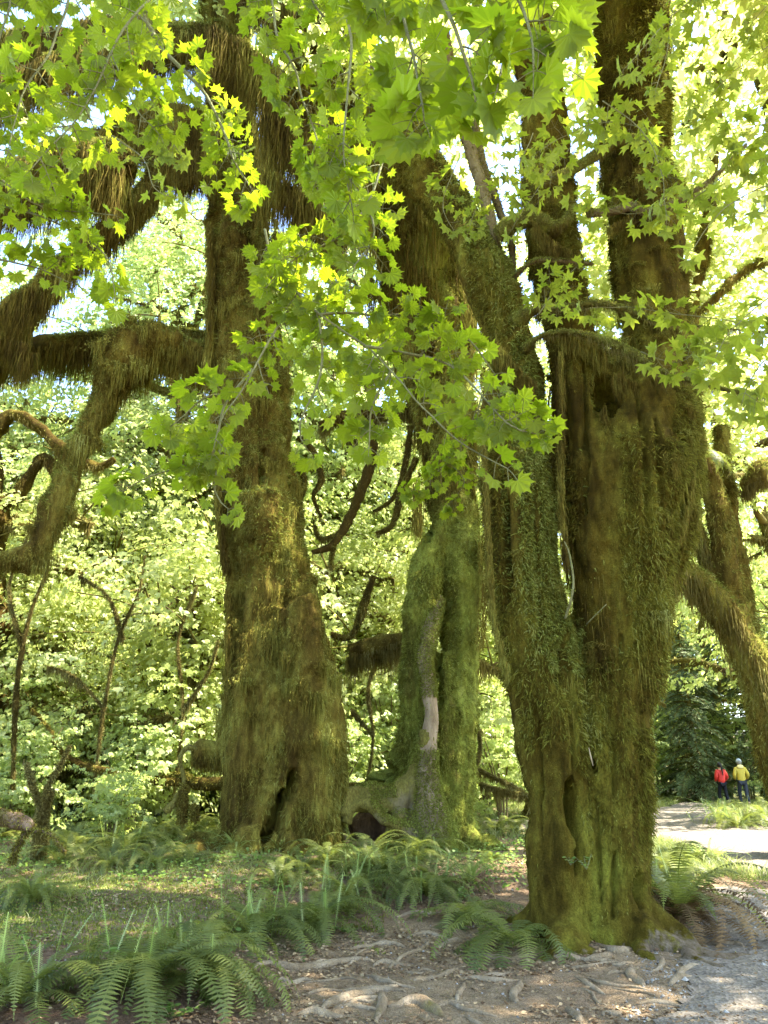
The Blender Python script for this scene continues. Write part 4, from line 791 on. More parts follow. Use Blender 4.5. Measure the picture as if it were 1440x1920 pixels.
wood_thing('fallen_branch', 'brown brush and fallen limbs right of the middle trunk', 'branch', [[(890,1440,17,4),(920,1455,16.8,4),(960,1475,16.6,5),(1000,1500,16.5,5)], [(895,1360,17,3),(900,1400,17,3),(890,1450,16.8,3)], [(900,1470,16.6,4),(930,1480,16.5,5),(980,1490,16.5,5)]], (940, 1510, 16.6), M_moss_h, .5, 400, 900, 350)
# ------------------------------------------------------------------ ferns
def frond(L, az, el, droop, wd, npn=44, young=False, rg=rng, tw=0):
    n = npn+6; d = L/n; e = el; q = [np.zeros(3)]; h = np.array([math.cos(az), math.sin(az), 0]); side = np.array([-math.sin(az), math.cos(az), 0]); es = []
    for k in range(n):
        t = k/n; es.append(e); q.append(q[-1]+d*(h*math.cos(e)+UP*math.sin(e))+side*d*tw*t)
        e -= droop/n*(1+1.2*t) if not young else (droop*.15/n if t < .80 else 2.5*math.pi/(n*.20))
    q = np.array(q); V, T = [], []
    w0 = .004 if not young else .007
    for k in range(len(q)-1):
        b = len(V); w_ = w0*(1-.6*k/n); V += [q[k]-side*w_, q[k]+side*w_, q[k+1]+side*w_*.9, q[k+1]-side*w_*.9]; T += [(b, b+1, b+2), (b, b+2, b+3)]
    last = n if not young else int(n*.82)
    for k in range(5 if not young else 8, last):
        t = (k-4)/(n-4); ln = wd*(math.sin(math.pi*min(1, t*.93+.10))**.6)*(1-.25*t)*(1-.35*(t > .8)*(t-.8)/.2)
        if ln < .004: continue
        fw = q[min(k+1, n)]-q[k]; fw = fw/np.linalg.norm(fw); nn = np.cross(fw, side); nn = nn if nn[2] > 0 else -nn
        for s in (-1, 1):
            o = side*s*math.cos(.22)+fw*(math.sin(.22)+.1*rg.normal()); l = ln*rg.uniform(.85, 1.1); dr = rg.uniform(.05, .35)
            if young: o = side*s*.8+nn*.2+fw*.45
            b = len(V); hw = d*(.46 if not young else .22)
            V += [q[k]-fw*hw*.5, q[k]+fw*hw*.7, q[k]+o*l*.5+fw*hw*.75-nn*l*dr*.2, q[k]+o*l*.5-fw*hw*.45-nn*l*dr*.3, q[k]+o*l-nn*l*dr]
            T += [(b, b+1, b+2), (b, b+2, b+3), (b+3, b+2, b+4)]
    V = np.array(V); return V, np.array(T), np.full(len(V), rg.random())
def fern_proto(seed, nf=18, L=.95, el=(.5, 1.15), droop=(1.2, 2.2), wd=.085, ny=0, Ly=.6, ndead=4, label='x', young_el=(.95, 1.5), am=None, de=(.1, .5)):
    rg = np.random.default_rng(seed); r = empty('sword_fern', (0, 0, 0), label, 'fern'); F = []
    for k in range(nf): F.append(frond(L*rg.uniform(.65, 1.1), 2.4*k+rg.normal()*.2, rg.uniform(*el), rg.uniform(*droop), wd*rg.uniform(.8, 1.1), rg=rg, tw=rg.normal()*.25))
    v, t, c = join(F); mk('fronds', v, t, am or M_fern, r, c)
    if ny:
        F = []
        for k in range(ny):
            f = frond(Ly*rg.uniform(.5, 1.1), rg.uniform(0, 6.28), rg.uniform(*young_el), .6, .042, 36, True, rg); off = np.array([rg.normal()*.16, rg.normal()*.16, 0]); F.append((f[0]+off, f[1], f[2]))
        v, t, c = join(F); mk('young_fronds', v, t, M_fern_young, r, c)
    if ndead:
        F = [frond(L*rg.uniform(.6, .9), rg.uniform(0, 6.28), rg.uniform(*de), rg.uniform(1.4, 2.3), wd*.75, rg=rg, tw=rg.normal()*.5) for _ in range(ndead)]
        v, t, c = join(F); mk('dead_fronds', v, t, M_fern_dead, r, c)
    return r
fern_p = [fern_proto(1, 38, 1.2, (.75, 1.3), (1.5, 2.4), wd=.10, ny=7, Ly=.62), fern_proto(2, 34, 1.1, (.6, 1.25), (1.5, 2.4), ny=13, Ly=.62), fern_proto(3, 26, 1.15, (.6, 1.25), (1.9, 2.7), .12, ny=0, ndead=7), fern_proto(4, 32, 1.05, (.7, 1.3), (1.3, 2.2), .085, ny=3, Ly=.6),
          fern_proto(5, 22, 1.0, (.75, 1.35), (.6, 1.3), .055, ny=12, Ly=.6, am=M_fern_young), fern_proto(6, 18, 1.2, (.8, 1.35), (1.0, 1.8), .10, ny=0, ndead=44, de=(.5, 1.25)), fern_proto(7, 34, 1.1, (.6, 1.3), (1.4, 2.4), .095, ny=0, ndead=5)]
fu = set()
def put_fern(k, p, rz, sc, label, group=None):
    loc = (p[0], p[1], h1(p[0], p[1])-.02) if len(p) == 2 else p
    if k not in fu: fu.add(k); r = fern_p[k]; r.location = [float(v) for v in loc]; r.rotation_euler = (0, 0, rz); r.scale = (sc,)*3; r['label'] = label
    else: r = copy_thing(fern_p[k], loc, rz, sc, label)
    if group: r['group'] = group
    return r
FL = [(0, 262, 1862, .95, 1.2, 'large sword fern at the lower left with broad arching fronds and curled young tips'),
 (1, 40, 1880, 1.1, 1.1, 'sword fern in the bottom left corner'), (6, 385, 1856, 1.3, 1.0, 'sword fern spreading over the dirt right of the large lower left one'),
 (1, 470, 1762, .3, 1.15, 'sword fern full of pale upright fiddleheads before the left trunk'), (0, 590, 1745, 2.1, 1.1, 'drooping sword fern just right of the fiddlehead fern'),
 (2, 962, 1775, .9, 1.15, 'deep green drooping sword fern against the foot of the right trunk'),
 (2, 880, 1728, 3.1, 1.05, 'bluish drooping sword fern left of the one at the right trunk foot'), (4, 880, 1655, 1.0, .85, 'tall upright pale fern behind the bluish one'),
 (5, 1275, 1735, .2, 1.6, 'half withered brown fern at the right side of the right trunk'), (0, 1240, 1690, 3.3, 1.15, 'sword fern with green fronds leaning out from behind the right trunk'),
 (1, 650, 1690, 1.2, 1.1, 'sword fern before the hollow of the twisted root'), (3, 720, 1650, 2.2, 1.2, 'sword fern right under the twisted root'), (0, 800, 1680, 5.2, 1.0, 'sword fern at the foot of the middle trunk'),
 (4, 440, 1600, 2.0, .7, 'light fern against the left side of the left trunk'), (2, 350, 1618, .5, 1.0, 'shiny grey blue fern left of the left trunk'), (4, 528, 1600, 2.6, .55, 'small upright fern in front of the left trunk hollow'),
 (0, 235, 1600, 1.9, 1.15, 'sword fern in the middle of the left meadow'), (3, 60, 1690, 1.9, .8, 'tall thin fern at the left edge above the corner fern'), (1, 330, 1790, 2.6, .8, 'sword fern right behind the large lower left one'),
 (1, 1385, 1555, .3, 1.5, 'bushy fern on the island beside the path below the yellow jacket'), (4, 1350, 1545, 1.3, 1.3, 'upright fern on the island below the red jacket'), (3, 1440, 1550, 1.3, 1.5, 'fern at the right edge of the path island'),
 (0, 1265, 1502, 2.3, 1.4, 'fern across the path left of the hikers'), (4, 1330, 1625, 1.3, .8, 'sunlit pale fern by the gravel at the right'), (0, 1290, 1620, .3, .8, 'sunlit fern between the gravel and the withered fern')]
for k, px, py, rz, sc, lb in FL: put_fern(k, G(px, py)[:2], rz, sc, lb)
q = P(1312, 868, 12.75); put_fern(2, (q[0], q[1], q[2]), 0, 1.0, 'fern growing high on the leaning maple at the right')
fr = np.random.default_rng(21)
pav = np.array([q[:2] for q in PB])
def field(n, xr, yr, label, group, ks=(6, 6, 6, 3, 2, 4), avoid=()):
    c = 0
    while c < n:
        x, y = fr.uniform(*xr), fr.uniform(*yr)
        if inside(np.array([x]), np.array([y]), pav)[0] or any(math.hypot(x-a, y-b) < r for a, b, r in avoid): continue
        put_fern(int(fr.choice(ks)), (x, y), fr.uniform(0, 6.28), fr.uniform(.6, 1.15), label, group); c += 1
av = [(bA[0], bA[1], 1.7), (bM[0], bM[1], 1.3), (bR[0], bR[1], 1.3)]
field(34, (-9.5, -2.6), (11.0, 19), 'sword fern among many in the shaded left meadow', 'ferns of the left meadow', avoid=av)
field(20, (-2.0, 4.5), (10.4, 13.2), 'sword fern in the undergrowth before the left and middle trunks', 'ferns before the trunks', avoid=av)
field(22, (-1.5, 6), (15.5, 21), 'sword fern in the undergrowth behind the middle trunk', 'ferns behind the middle trunk', avoid=av)
field(34, (6.5, 17), (20, 36), 'sword fern in the undergrowth along the far path', 'ferns along the far path', avoid=[(13.6, 31, 1.2), (14.8, 31, 1.2), (15.1,27,1.2)])
field(4, (-4.6, -2.9), (6.0, 7.0), 'small fern in the thicket at the lower left', 'ferns of the lower left thicket', (6, 3))

# ------------------------------------------------------------------ herbs, grass, litter, stones
def herb_parts(seed, h=.25, n=40, size=.05, w=.12):
    rg = np.random.default_rng(seed); W = []; P_, A_ = [], []
    for k in range(6):
        a = rg.uniform(0, 6.28); e = np.array([math.cos(a)*w*rg.random(), math.sin(a)*w*rg.random(), h*rg.uniform(.5, 1)]); v, t = tube(np.array([[0, 0, 0], e*.6, e]), np.array([.004, .003, .002]), 4); W.append((v, t, None))
        for s in range(n//6): u = rg.uniform(.3, 1); P_.append(e*u); b = rg.uniform(0, 6.28); A_.append([math.cos(b), math.sin(b), .1])
    return join(W), place(OVAL[0]*[1.2, 1, 1], OVAL[1], np.array(P_), np.array(A_), UP+.3*rg.normal(size=(len(P_), 3)), size*rg.uniform(.5, 1.2, len(P_)))
def herb(px, py, h, label, seed, n=60, size=.055, w=.16, at=None):
    g = G(px, py) if at is None else at; r = empty('herb', g, label, 'plant'); a, b = herb_parts(seed, h, n, size, w); o = np.array(g)
    mk('stems', a[0]+o, a[1], M_green_twig, r); mk('leaves', b[0]+o, b[1], M_herb, r, b[2])
herb(1120, 1745, .34, 'leafy herb growing in the notch between the two feet of the right trunk', 1)
herb(1212, 1745, .30, 'leafy herb on the right foot of the right trunk', 2); herb(862, 1695, .2, 'low green herb at the left below the drooping fern', 3, 90, .05, .3)
herb(1005, 1760, .12, 'small herb beneath the deep green fern', 4, 30); herb(400, 1885, .14, 'clover like herb under the large lower left fern', 5, 70, .05, .25); herb(320, 1910, .10, 'low clover like herb at the bottom edge', 6, 60, .05, .3)
herb(1100, 1625, .14, 'tiny herb sprouting from the bark of the right trunk', 7, 24, .05, .12, P(1100, 1630, 7.86)); herb(1075, 1620, .08, 'tiniest herb sprouting beside the long slot of the right trunk', 8, 12, .04, .08, P(1070, 1622, 7.86))
herb(650, 1750, .12, 'low herb at the edge of the bare dirt', 9, 60, .05, .25); herb(200, 1870, .3, 'leafy herb within the lower left ferns', 10, 90, .06, .3); herb(40, 1800, .3, 'leafy herb at the left edge', 11, 90, .06, .3)
def scatter(n, xr, yr, fn):
    x = fr.uniform(*xr, n*3); y = fr.uniform(*yr, n*3); k = fn(x, y) > fr.random(n*3); x, y = x[k][:n], y[k][:n]; return np.stack([x, y, H(x, y)], 1)
def grass_tufts(name, p, L, W, per, m=M_grass):
    q = np.repeat(p, per, 0); q = q+fr.normal(size=q.shape)*[.04, .04, 0]; q[:, 2] = H(q[:, 0], q[:, 1])-.01; N = len(q)
    d = unit(fr.normal(size=(N, 3))*[.45, .45, .1]+UP); s = unit(np.cross(d, fr.normal(size=(N, 3)))); l = (L*fr.uniform(.4, 1.2, N))[:, None]; w_ = W
    m1 = q+d*l*.55; e = q+d*l*.8+d*[1, 1, 0]*l*.8+UP*l*.12; V = np.stack([q-s*w_, q+s*w_, m1-s*w_*.8, m1+s*w_*.8, e], 1).reshape(-1, 3); b = np.arange(N)[:, None]*5
    T = np.stack([b+[0, 1, 3], b+[0, 3, 2], b+[2, 3, 4]], 1).reshape(-1, 3)
    return tag(mk(name, V, T, m, None, np.repeat(fr.random(N), 5)), kind='stuff')
nzf = lambda x, y, f, s: noise(np.stack([x, y, x*0], 1), f, s)
pin = lambda x, y, poly: inside(x, y, poly)
PAx = np.array([q[:2] for q in PA])
mead = scatter(2600, (-10, -1.2), (7.2, 20), lambda x, y: (nzf(x, y, .8, 4) > -.15)*(.12+.9*sstep(9.5, 11.5, y)))
grass_tufts('meadow_grass', mead, .13, .003, 7)
isl = scatter(1200, (3.0, 9), (10.0, 15.5), lambda x, y: (~pin(x, y, pav) & ~pin(x, y, PAx))*(nzf(x, y, 1.2, 7) > -.3)*1.0)
grass_tufts('path_grass', isl, .22, .005, 9)
far_ = scatter(3500, (-1, 18), (16, 34), lambda x, y: (~pin(x, y, pav))*(nzf(x, y, .8, 9) > -.4)*1.0); grass_tufts('far_grass', far_, .30, .008, 6)
# moss carpet and clover-like ground cover at the left
cov = scatter(8000, (-9, 4.3), (7.0, 16), lambda x, y: (nzf(x, y, 1.1, 14) > .0)*(sstep(-.6, -1.6, x)*sstep(9.5, 10.5, y)+sstep(10, 10.8, y)+.2*(x < -1)))
v, t, r = place(OVAL[0]*[1.3, 1, 1], OVAL[1], cov+[0, 0, .05]+fr.random((len(cov), 3))*[0, 0, .08], fr.normal(size=(len(cov), 3))*[1, 1, .2], UP+.4*fr.normal(size=(len(cov), 3)), fr.uniform(.03, .07, len(cov)))
tag(mk('ground_cover', v, t, M_herb, None, r), kind='stuff')
car = scatter(30000, (-7.5, 0), (7.0, 12.5), lambda x, y: (fbm(np.stack([x, y, x*0], 1), .9, 77, 3)+.9*sstep(-.4, -2.2, x+.1*(y-6))-.55*sstep(8, 7, y) > .25)*.9); v, t, r = blades(car, np.tile(UP, (len(car), 1)), fr.uniform(.02, .045, len(car)), np.full(len(car), .012), -.3, 1.0, .8, 0)
tag(mk('moss_carpet', v, t, M_moss_g, None, r), kind='stuff')
lit = scatter(34000, (-5.5, 7), (4.2, 13), lambda x, y: .10+.9*(nzf(x, y, 1.2, 24) > .15)*(x < 2.8)); N = len(lit)
v, t, r = place(OVAL[0]*[1, 1, 1.5], OVAL[1], lit+[0, 0, .012], fr.normal(size=(N, 3))*[1, 1, .15], UP+.45*fr.normal(size=(N, 3)), fr.uniform(.015, .048, N)); tag(mk('leaf_litter', v, t, M_litter, None, r), kind='stuff')
st = scatter(16000, (-3, 8), (4.2, 12), lambda x, y: .03+.9*pin(x+.35*nzf(x, y, 1.1, 3), y, PAx+[-.35, 0])); N = len(st)
OCT = (np.array([[0, 0, .45], [.5, 0, 0], [.1, .5, .05], [-.5, .1, 0], [-.05, -.5, .03], [.35, .35, .1]]), np.array([[0, 1, 5], [0, 5, 2], [0, 2, 3], [0, 3, 4], [0, 4, 1]]))
v, t, r = place(OCT[0], OCT[1], st, fr.normal(size=(N, 3))*[1, 1, .1], UP+.2*fr.normal(size=(N, 3)), np.exp(fr.normal(size=N)*.45)*.016); tag(mk('pebbles', v, t, M_stone, None, r), kind='stuff')
tw = scatter(3200, (-5, 6), (4.4, 11), lambda x, y: .5+.5*(x < 1)); N = len(tw); a = fr.uniform(0, 6.28, N); d = np.stack([np.cos(a), np.sin(a), 0*a], 1); l = fr.uniform(.03, .16, N)[:, None]; s = np.cross(d, UP)*.0028; p0 = tw+[0, 0, .008]; p1 = p0+d*l*.5+fr.normal(size=(N, 3))*.008; p2 = p0+d*l; p2[:, 2] = H(p2[:, 0], p2[:, 1])+.01
V = np.stack([p0-s, p0+s, p1-s+UP*.004, p1+s+UP*.004, p2-s, p2+s, p0-UP*.01, p1-UP*.006, p2-UP*.01], 1).reshape(-1, 3); b = np.arange(N)[:, None]*9; T = np.stack([b+[0, 1, 3], b+[0, 3, 2], b+[2, 3, 5], b+[2, 5, 4]], 1).reshape(-1, 3)
tag(mk('fallen_twigs', V, T, M_twig, None, np.repeat(fr.random(N), 9)), kind='stuff')
# two curled pale bits of bark lying between the trunk's feet
for px, py, s, lb in [(1130, 1757, .085, 'larger pale curled bark flake on the dirt before the right trunk'), (1145, 1764, .07, 'smaller white bark flake on the dirt before the right trunk')]:
    g = G(px, py); X, Y = np.meshgrid(np.linspace(-1, 1, 9), np.linspace(-.4, .4, 6)); rr_ = X.ravel(); yy = Y.ravel()*(1+.5*np.sin(rr_*4+px)); z = .25*(yy**2)*3+.12*np.sin(rr_*3)+.15
    top = np.stack([rr_, yy, z], 1)*s+g; V = np.concatenate([top, top-[0, 0, .006]]); i = (np.arange(5)[:, None]*9+np.arange(8)[None]).ravel(); F = np.stack([i, i+1, i+10, i+9], 1)
    o = mk('bark_flake', V, np.concatenate([F, F[:, ::-1]+54]), plain('pale_bark', (.62, .54, .42)), smooth=True); tag(o, lb, 'bark flake')
# ------------------------------------------------------------------ leafy branches hanging into the view
def seg_pt(Q, u):
    x = u*(len(Q)-1); i = min(int(x), len(Q)-2); return Q[i]+(Q[i+1]-Q[i])*(x-i), unit(Q[i+1]-Q[i])
def spray(label, stems, size, gap=.085, side=.28, droop=.45, face=.75, tmpl=VINE, mt=M_leaf_near, group=None, seed=1, r0=.006, dens=1.0):
    rg = np.random.default_rng(seed); W = []; LP, LA, LN, LS = [], [], [], []
    first = P(*stems[0][0][:3]); root = empty('maple_branch', first, label, 'branch', group)
    def leaf(b, dr, N, s):
        pt = unit(dr+np.array([0, 0, -.15])+rg.normal(size=3)*.15); e = b+pt*s*rg.uniform(.35, .8); W.append((*tube(np.array([b, (b+e)/2+UP*.003, e]), np.array([.0013, .0011, .001]), 4, False), None))
        LP.append(e); LA.append(unit(dr*.75-UP*droop+rg.normal(size=3)*.3)); LN.append(unit(N+rg.normal(size=3)*.28)); LS.append(s*rg.choice([1, .95, .8, .55, 1.15, .7]))
    def twig(b, d, L, rad_, depth, N):
        n = 5; q = [b]; dd = d.copy()
        for k in range(n): dd = unit(dd+rg.normal(size=3)*.12-UP*.03); q.append(q[-1]+dd*L/n)
        q = np.array(q); W.append((*tube(q, np.linspace(rad_, .0012, n+1), 6), None)); grow(q, L, rad_, depth, N, .25)
    def grow(Q, L, rad_, depth, N, u0):
        m = max(2, int(L/gap)); 
        for k in range(m+1):
            u = u0+(1-u0)*k/m; b, t = seg_pt(Q, min(u, .999)); lat = unit(np.cross(t, N))
            if k == m: leaf(b, t, N, size*1.05); [leaf(b, t*.55+lat*s*.8, N, size*.9) for s in (-1, 1)]; continue
            for s in (-1, 1):
                if depth > 0 and rg.random() < .55*dens: twig(b, unit(t*.75+lat*s*.85+rg.normal(size=3)*.15), side*rg.uniform(.5, 1.1)*(1-.45*u)*(1 if depth == 2 else .6), .0028, depth-1, N)
                elif rg.random() < .85: leaf(b, unit(t*.4+lat*s), N, size)
    for st in stems:
        q = np.array([P(*c[:3]) for c in st]); Q, R_ = catmull(q, np.linspace(r0, .002, len(q)), .05); Q = Q+.01*np.stack([noise(Q, 7, 1), noise(Q, 7, 2), noise(Q, 7, 3)], 1)
        L = np.linalg.norm(np.diff(Q, axis=0), axis=1).sum(); W.append((*tube(Q, R_, 7), None)); c = Q.mean(0); N = unit((1-face)*UP+face*unit(c-CAM)+rg.normal(size=3)*.1)
        grow(Q, L, .004, 1, N, .06)
    w_ = join(W); mk('twigs', w_[0], w_[1], M_green_twig, root, smooth=True)
    N = len(LP); kk = rg.integers(len(tmpl), size=N); LP, LA, LN, LS = map(np.array, (LP, LA, LN, LS))
    l = join([place(tm[0]*[rg.uniform(.88, 1.12), 1, 1], tm[1], LP[kk == q], LA[kk == q], LN[kk == q], LS[kk == q], (.5+.22*rg.normal(size=(kk == q).sum())).clip(0, 1)) for q, tm in enumerate(tmpl)]); mk('leaves', l[0], l[1], mt, root, l[2]); return N
nl = 0
nl += spray('leafy branch with a bare grey green stem slanting down from the top left', [[(235,-40,2.5),(300,80,2.5),(395,190,2.45),(440,300,2.4),(470,355,2.4)]], .078, side=.28, seed=1, r0=.012, dens=.7)
nl += spray('broad canopy of soft green maple leaves filling the top left corner', [[(150,-60,2.3),(100,80,2.2),(40,180,2.2),(10,300,2.2)],[(330,-60,2.2),(230,60,2.1),(170,180,2.1),(60,320,2.1)],[(40,-60,2.3),(0,60,2.2),(-30,200,2.2)],[(210,-60,2.6),(200,60,2.6),(250,190,2.6),(300,250,2.6)]], .084, side=.32, seed=2, dens=.8)
nl += spray('leafy branch crossing the left edge above the mossy limb', [[(-60,380,3.0),(40,395,2.9),(130,430,2.9),(200,480,2.8),(215,560,2.8)],[(-60,470,3.0),(60,500,2.9),(130,530,2.9)],[(-40,300,2.8),(60,380,2.8),(170,400,2.8),(215,405,2.8)]], .086, side=.25, seed=3, dens=.6)
nl += spray('nearest branch of large blurred maple leaves at the top centre', [[(790,-80,1.35),(850,60,1.3),(885,150,1.3),(895,190,1.3)],[(930,-80,1.3),(980,20,1.25),(1000,130,1.2)],[(720,-60,1.5),(770,80,1.45),(795,230,1.4)],[(880,-80,1.4),(940,60,1.35),(930,170,1.3)]], .100, gap=.10, side=.17, seed=4, dens=.6)
nl += spray('hanging branch of bright maple leaves left of the top centre', [[(500,-60,2.0),(520,60,2.0),(560,150,2.0),(590,250,2.0),(620,330,2.0)],[(640,-60,1.9),(660,90,1.9),(650,200,1.9),(645,300,1.9),(660,400,1.9)],[(560,-60,2.1),(600,20,2.1),(700,120,2.0),(720,260,2.0)]], .076, side=.20, seed=5, dens=.75)
nl += spray('long spray of yellow green maple leaves spreading across the centre of the view', [[(500,430,2.6),(520,500,2.6),(600,590,2.5),(700,660,2.4),(790,760,2.3),(880,840,2.25),(955,880,2.2)],[(600,590,2.5),(700,590,2.4),(790,590,2.4),(850,620,2.35)],[(690,650,2.4),(800,670,2.35),(880,710,2.3),(950,790,2.2),(1010,815,2.2)],[(560,550,2.6),(520,620,2.6),(470,700,2.6),(420,780,2.6),(400,850,2.6)],[(600,600,2.5),(600,700,2.5),(560,800,2.5),(580,850,2.5)],[(740,690,2.4),(700,760,2.4),(690,840,2.4)],[(850,650,2.3),(880,640,2.3),(930,700,2.3)]], .077, gap=.075, side=.19, seed=6, dens=.75)
nl += spray('small branch of maple leaves before the moss below the top centre', [[(720,300,2.5),(690,380,2.5),(640,440,2.5),(560,480,2.5),(500,540,2.5)],[(690,380,2.5),(700,450,2.5),(640,520,2.5)]], .075, side=.2, seed=7, dens=.7)
nl += spray('lower spray of darker maple leaves hanging left of the left trunk', [[(470,690,2.7),(420,760,2.7),(400,850,2.7),(350,870,2.7),(280,890,2.7),(215,930,2.7)],[(430,740,2.7),(380,750,2.7),(320,800,2.7)],[(410,840,2.7),(400,920,2.7),(425,955,2.7)]], .09, side=.13, seed=8, dens=.5)
nl += spray('pale small leaves sprouting in front of the upper middle trunk', [[(900,760,9),(850,850,9),(800,900,9),(770,920,9)],[(830,860,9),(870,900,9),(840,950,9)]], .13, gap=.12, side=.4, seed=9, face=.5)
BK = dict(tmpl=BIGM, mt=M_leaf_lobed, dens=.55)
nl += spray('twig of lobed leaves hanging over the top of the right stem', [[(1340,-40,4.6),(1260,30,4.6),(1215,80,4.5),(1170,130,4.5)],[(1260,20,4.6),(1250,100,4.6),(1230,170,4.6)],[(1130,190,4.8),(1200,240,4.8),(1240,320,4.7),(1250,420,4.7)]], .13, gap=.12, side=.35, seed=10, face=.6, **BK)
nl += spray('long twig of lobed leaves slanting from the right edge across the right stem', [[(1480,230,4.8),(1380,310,4.8),(1300,370,4.9),(1200,400,5),(1090,380,5)],[(1480,330,4.6),(1360,390,4.6),(1290,480,4.6)],[(1240,250,5),(1120,230,5),(1000,290,5)]], .135, gap=.12, side=.4, seed=11, face=.6, **BK)
nl += spray('leafy twig running along the two mossy branches at the right', [[(1480,625,5.2),(1360,600,5.3),(1270,590,5.4),(1180,575,5.5),(1100,580,5.6)],[(1480,700,5),(1400,650,5),(1320,640,5)],[(1200,660,5.2),(1270,680,5.2),(1320,640,5.2)],[(1010,590,6),(1050,530,6),(1080,500,6)]], .13, gap=.12, side=.35, seed=12, face=.55, **BK)
nl += spray('leafy bough of broad maple leaves filling the right edge', [[(1520,520,4.2),(1440,560,4.2),(1370,620,4.2),(1330,700,4.2)],[(1520,640,4.2),(1430,680,4.2),(1390,760,4.2)],[(1520,200,4.6),(1440,230,4.6),(1370,250,4.6)]], .14, gap=.12, side=.4, seed=13, face=.6, **BK)
nl += spray('leafy twig in the gap left of the right stems', [[(1130,200,6.5),(1050,300,6.5),(990,380,6.5),(960,430,6.5)],[(1000,250,6.8),(960,330,6.8),(900,380,6.8),(880,430,6.8)],[(860,300,7),(830,380,7),(850,430,7)]], .14, gap=.14, side=.45, seed=14, face=.6, **BK)
nl += spray('pair of lobed leaf clusters before the mossy limb at the upper left', [[(200,250,4),(270,300,4),(290,350,4),(330,370,4)],[(260,230,4),(300,240,4),(340,290,4)]], .11, gap=.11, side=.2, seed=15, face=.6, **BK)
nl += spray('bright twig of leaves at the top right corner', [[(1500,60,6),(1420,100,6),(1350,160,6),(1300,230,6)],[(1300,-40,6),(1310,40,6),(1290,110,6)],[(1500,-40,6),(1430,20,6),(1400,60,6)]], .15, gap=.14, side=.5, seed=16, face=.5, **BK)
print('near leaves', nl)

# ------------------------------------------------------------------ two hikers seen from behind
def skin(name, verts, edges, radii, m, parent, sub=2, scale=None):
    me = bpy.data.meshes.new(name); me.from_pydata([tuple(v) for v in verts], edges, []); o = bpy.data.objects.new(name, me); C.objects.link(o)
    md = o.modifiers.new('s', 'SKIN'); md.use_smooth_shade = True; s = o.modifiers.new('u', 'SUBSURF'); s.levels = sub; s.render_levels = sub
    for k, v in enumerate(o.data.skin_vertices[0].data): v.radius = (radii[k], radii[k]) if np.isscalar(radii[k]) else radii[k]
    o.data.skin_vertices[0].data[0].use_root = True
    dg = bpy.context.evaluated_depsgraph_get(); m2 = bpy.data.meshes.new_from_object(o.evaluated_get(dg)); bpy.data.objects.remove(o)
    o = bpy.data.objects.new(name, m2); C.objects.link(o); o.parent = parent; m2.materials.clear(); m2.materials.append(m)
    for p in m2.polygons: p.use_smooth = True
    return o
M_skin = plain('skin', (.55, .34, .24), .5); M_hair = plain('dark_hair', (.012, .009, .008), .5)
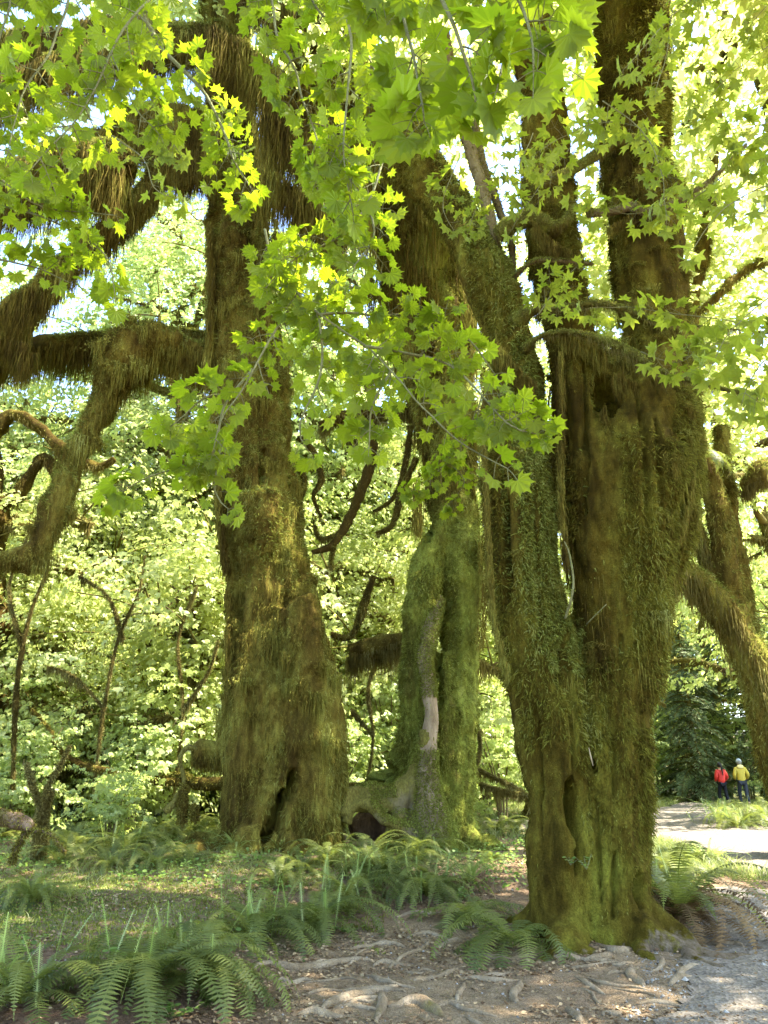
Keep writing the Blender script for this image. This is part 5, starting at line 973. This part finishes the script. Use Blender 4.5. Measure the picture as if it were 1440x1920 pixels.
def person(px, feet_d, hgt, label, jcol, tcol, shoe, cap=None, ponytail=False, hood=None, stride=.12, flip=1, arms='bent'):
    c = P(px, 1500, feet_d); x, y = c[0], c[1]; root = empty('person', (x, y, h1(x, y)), label, 'person'); root.rotation_euler = (0, 0, math.radians(-8*flip)); k = hgt/1.72
    S = lambda *v: [a*k for a in v]; f = stride
    J = [S(0,0,.93), S(0,.01,1.15), S(0,.0,1.38), S(0,.01,1.47), S(0,.03,1.56), S(0,.03,1.66),                       # pelvis spine neck head
         S(-.17,0,1.40), S(-.26,-.05,1.15), S(-.20,.12,1.00), S(-.18,.18,.97), S(.17,0,1.40), S(.27,-.06,1.16), S(.24,.12,1.02), S(.22,.18,1.0),
         S(-.09,0,.88), S(-.10,f+.03,.50), S(-.10,f-.02,.09), S(-.10,f+.12,.03), S(.09,0,.88), S(.10,-f+.08,.50), S(.10,-f-.08,.10), S(.10,-f+.05,.03)]
    E = [(0,1),(1,2),(2,3),(3,4),(4,5),(2,6),(6,7),(7,8),(8,9),(2,10),(10,11),(11,12),(12,13),(0,14),(14,15),(15,16),(16,17),(0,18),(18,19),(19,20),(20,21)]
    R_ = [(.14,.10),(.13,.09),(.15,.09),.055,.075,.085,.055,.045,.035,.028,.055,.045,.035,.028,.085,.06,.045,.035,.085,.06,.045,.035]
    R_ = [tuple(a*k for a in r) if not np.isscalar(r) else r*k for r in R_]; skin('body', J, E, R_, M_skin, root)
    mj = plain('jacket_cloth', jcol, .6, .3, 8); mt = plain('trouser_cloth', tcol, .8, .2, 8)
    jv = [S(0,0,.86), S(0,.0,1.10), S(0,0,1.36), S(0,.01,1.455)]+[J[i] for i in (6, 7, 8, 10, 11, 12)]
    skin('jacket', jv, [(0,1),(1,2),(2,3),(2,4),(4,5),(5,6),(2,7),(7,8),(8,9)], [(.185*k,.135*k),(.17*k,.125*k),(.175*k,.115*k),.075*k,.08*k,.068*k,.052*k,.08*k,.068*k,.052*k], mj, root)
    skin('trousers', [S(0,0,.93)]+[J[i] for i in (14, 15)]+[S(-.10,f-.02,.13)]+[J[i] for i in (18, 19)]+[S(.10,-f-.07,.14)], [(0,1),(1,2),(2,3),(0,4),(4,5),(5,6)], [(.15*k,.115*k),.10*k,.078*k,.062*k,.10*k,.078*k,.062*k], mt, root)
    ms = plain('shoe', shoe, .7)
    for s, i in ((-1, 16), (1, 20)): skin('shoe', [(J[i][0], J[i][1]-.04, .045), (J[i][0], J[i][1]+.14, .04)], [(0, 1)], [.052, .045], ms, root, 1)
    def ball(name, c, r, sx, m, cut=-9):
        a = np.linspace(0, math.pi, 12); b = np.linspace(0, 2*math.pi, 20, endpoint=False); V = np.array([[math.sin(u)*math.cos(v), math.sin(u)*math.sin(v), math.cos(u)] for u in a for v in b]); V = V*(1+.05*noise(V, 3, 2))[:, None]*np.array(sx)*r
        V[:, 2] = V[:, 2].clip(cut, None); V += np.array(c); i = np.arange(11)[:, None]*20; j = np.arange(20)[None]; T = np.stack([i+j, i+20+j, i+20+(j+1) % 20, i+(j+1) % 20], -1).reshape(-1, 4)
        o = mk(name, V, T, m, None, smooth=True); o.parent = root; return o
    hd = S(0, .03, 1.645)
    if cap: ball('knitted_hat', [hd[0], hd[1], hd[2]+.015], .125*k, (.88, .95, 1.05), plain('grey_knit', cap, .95), -.02)
    ball('hair', [hd[0], hd[1]-.012, hd[2]+.008], .112*k, (.9, 1, 1.12), M_hair if not cap else plain('grey_hair', (.25, .24, .23), .8), -.10)
    if ponytail: skin('ponytail', [S(0,-.07,1.64), S(.005,-.135,1.54), S(0,-.15,1.38), S(.01,-.145,1.22)], [(0,1),(1,2),(2,3)], [.05*k,.045*k,.03*k,.012*k], M_hair, root)
    if hood: ball('hood', S(0, -.075, 1.47), .13*k, (1.0, .55, .62), plain('hood_cloth', hood, .7))
    return root
person(1358, 31.5, 1.6, 'hiker in a red jacket with a long dark ponytail walking away', (.55, .03, .022), (.012, .012, .018), (.08, .07, .07), ponytail=True, flip=-1)
pr = person(1396, 31.5, 1.72, 'hiker in a yellow jacket and grey hat walking away', (.55, .43, .06), (.035, .04, .055), (.3, .3, .32), cap=(.42, .45, .5), hood=(.85, .74, .32), flip=1)
b = np.array(pr.location); v, t = tube(np.array([b+[.33, .3, 0], b+[.30, .2, 1.1]]), np.array([.012, .014]), 8); o = mk('walking_pole', v, t, plain('pole_metal', (.04, .04, .04), .4), smooth=True); tag(o, 'thin dark walking pole beside the hiker in yellow', 'walking pole')
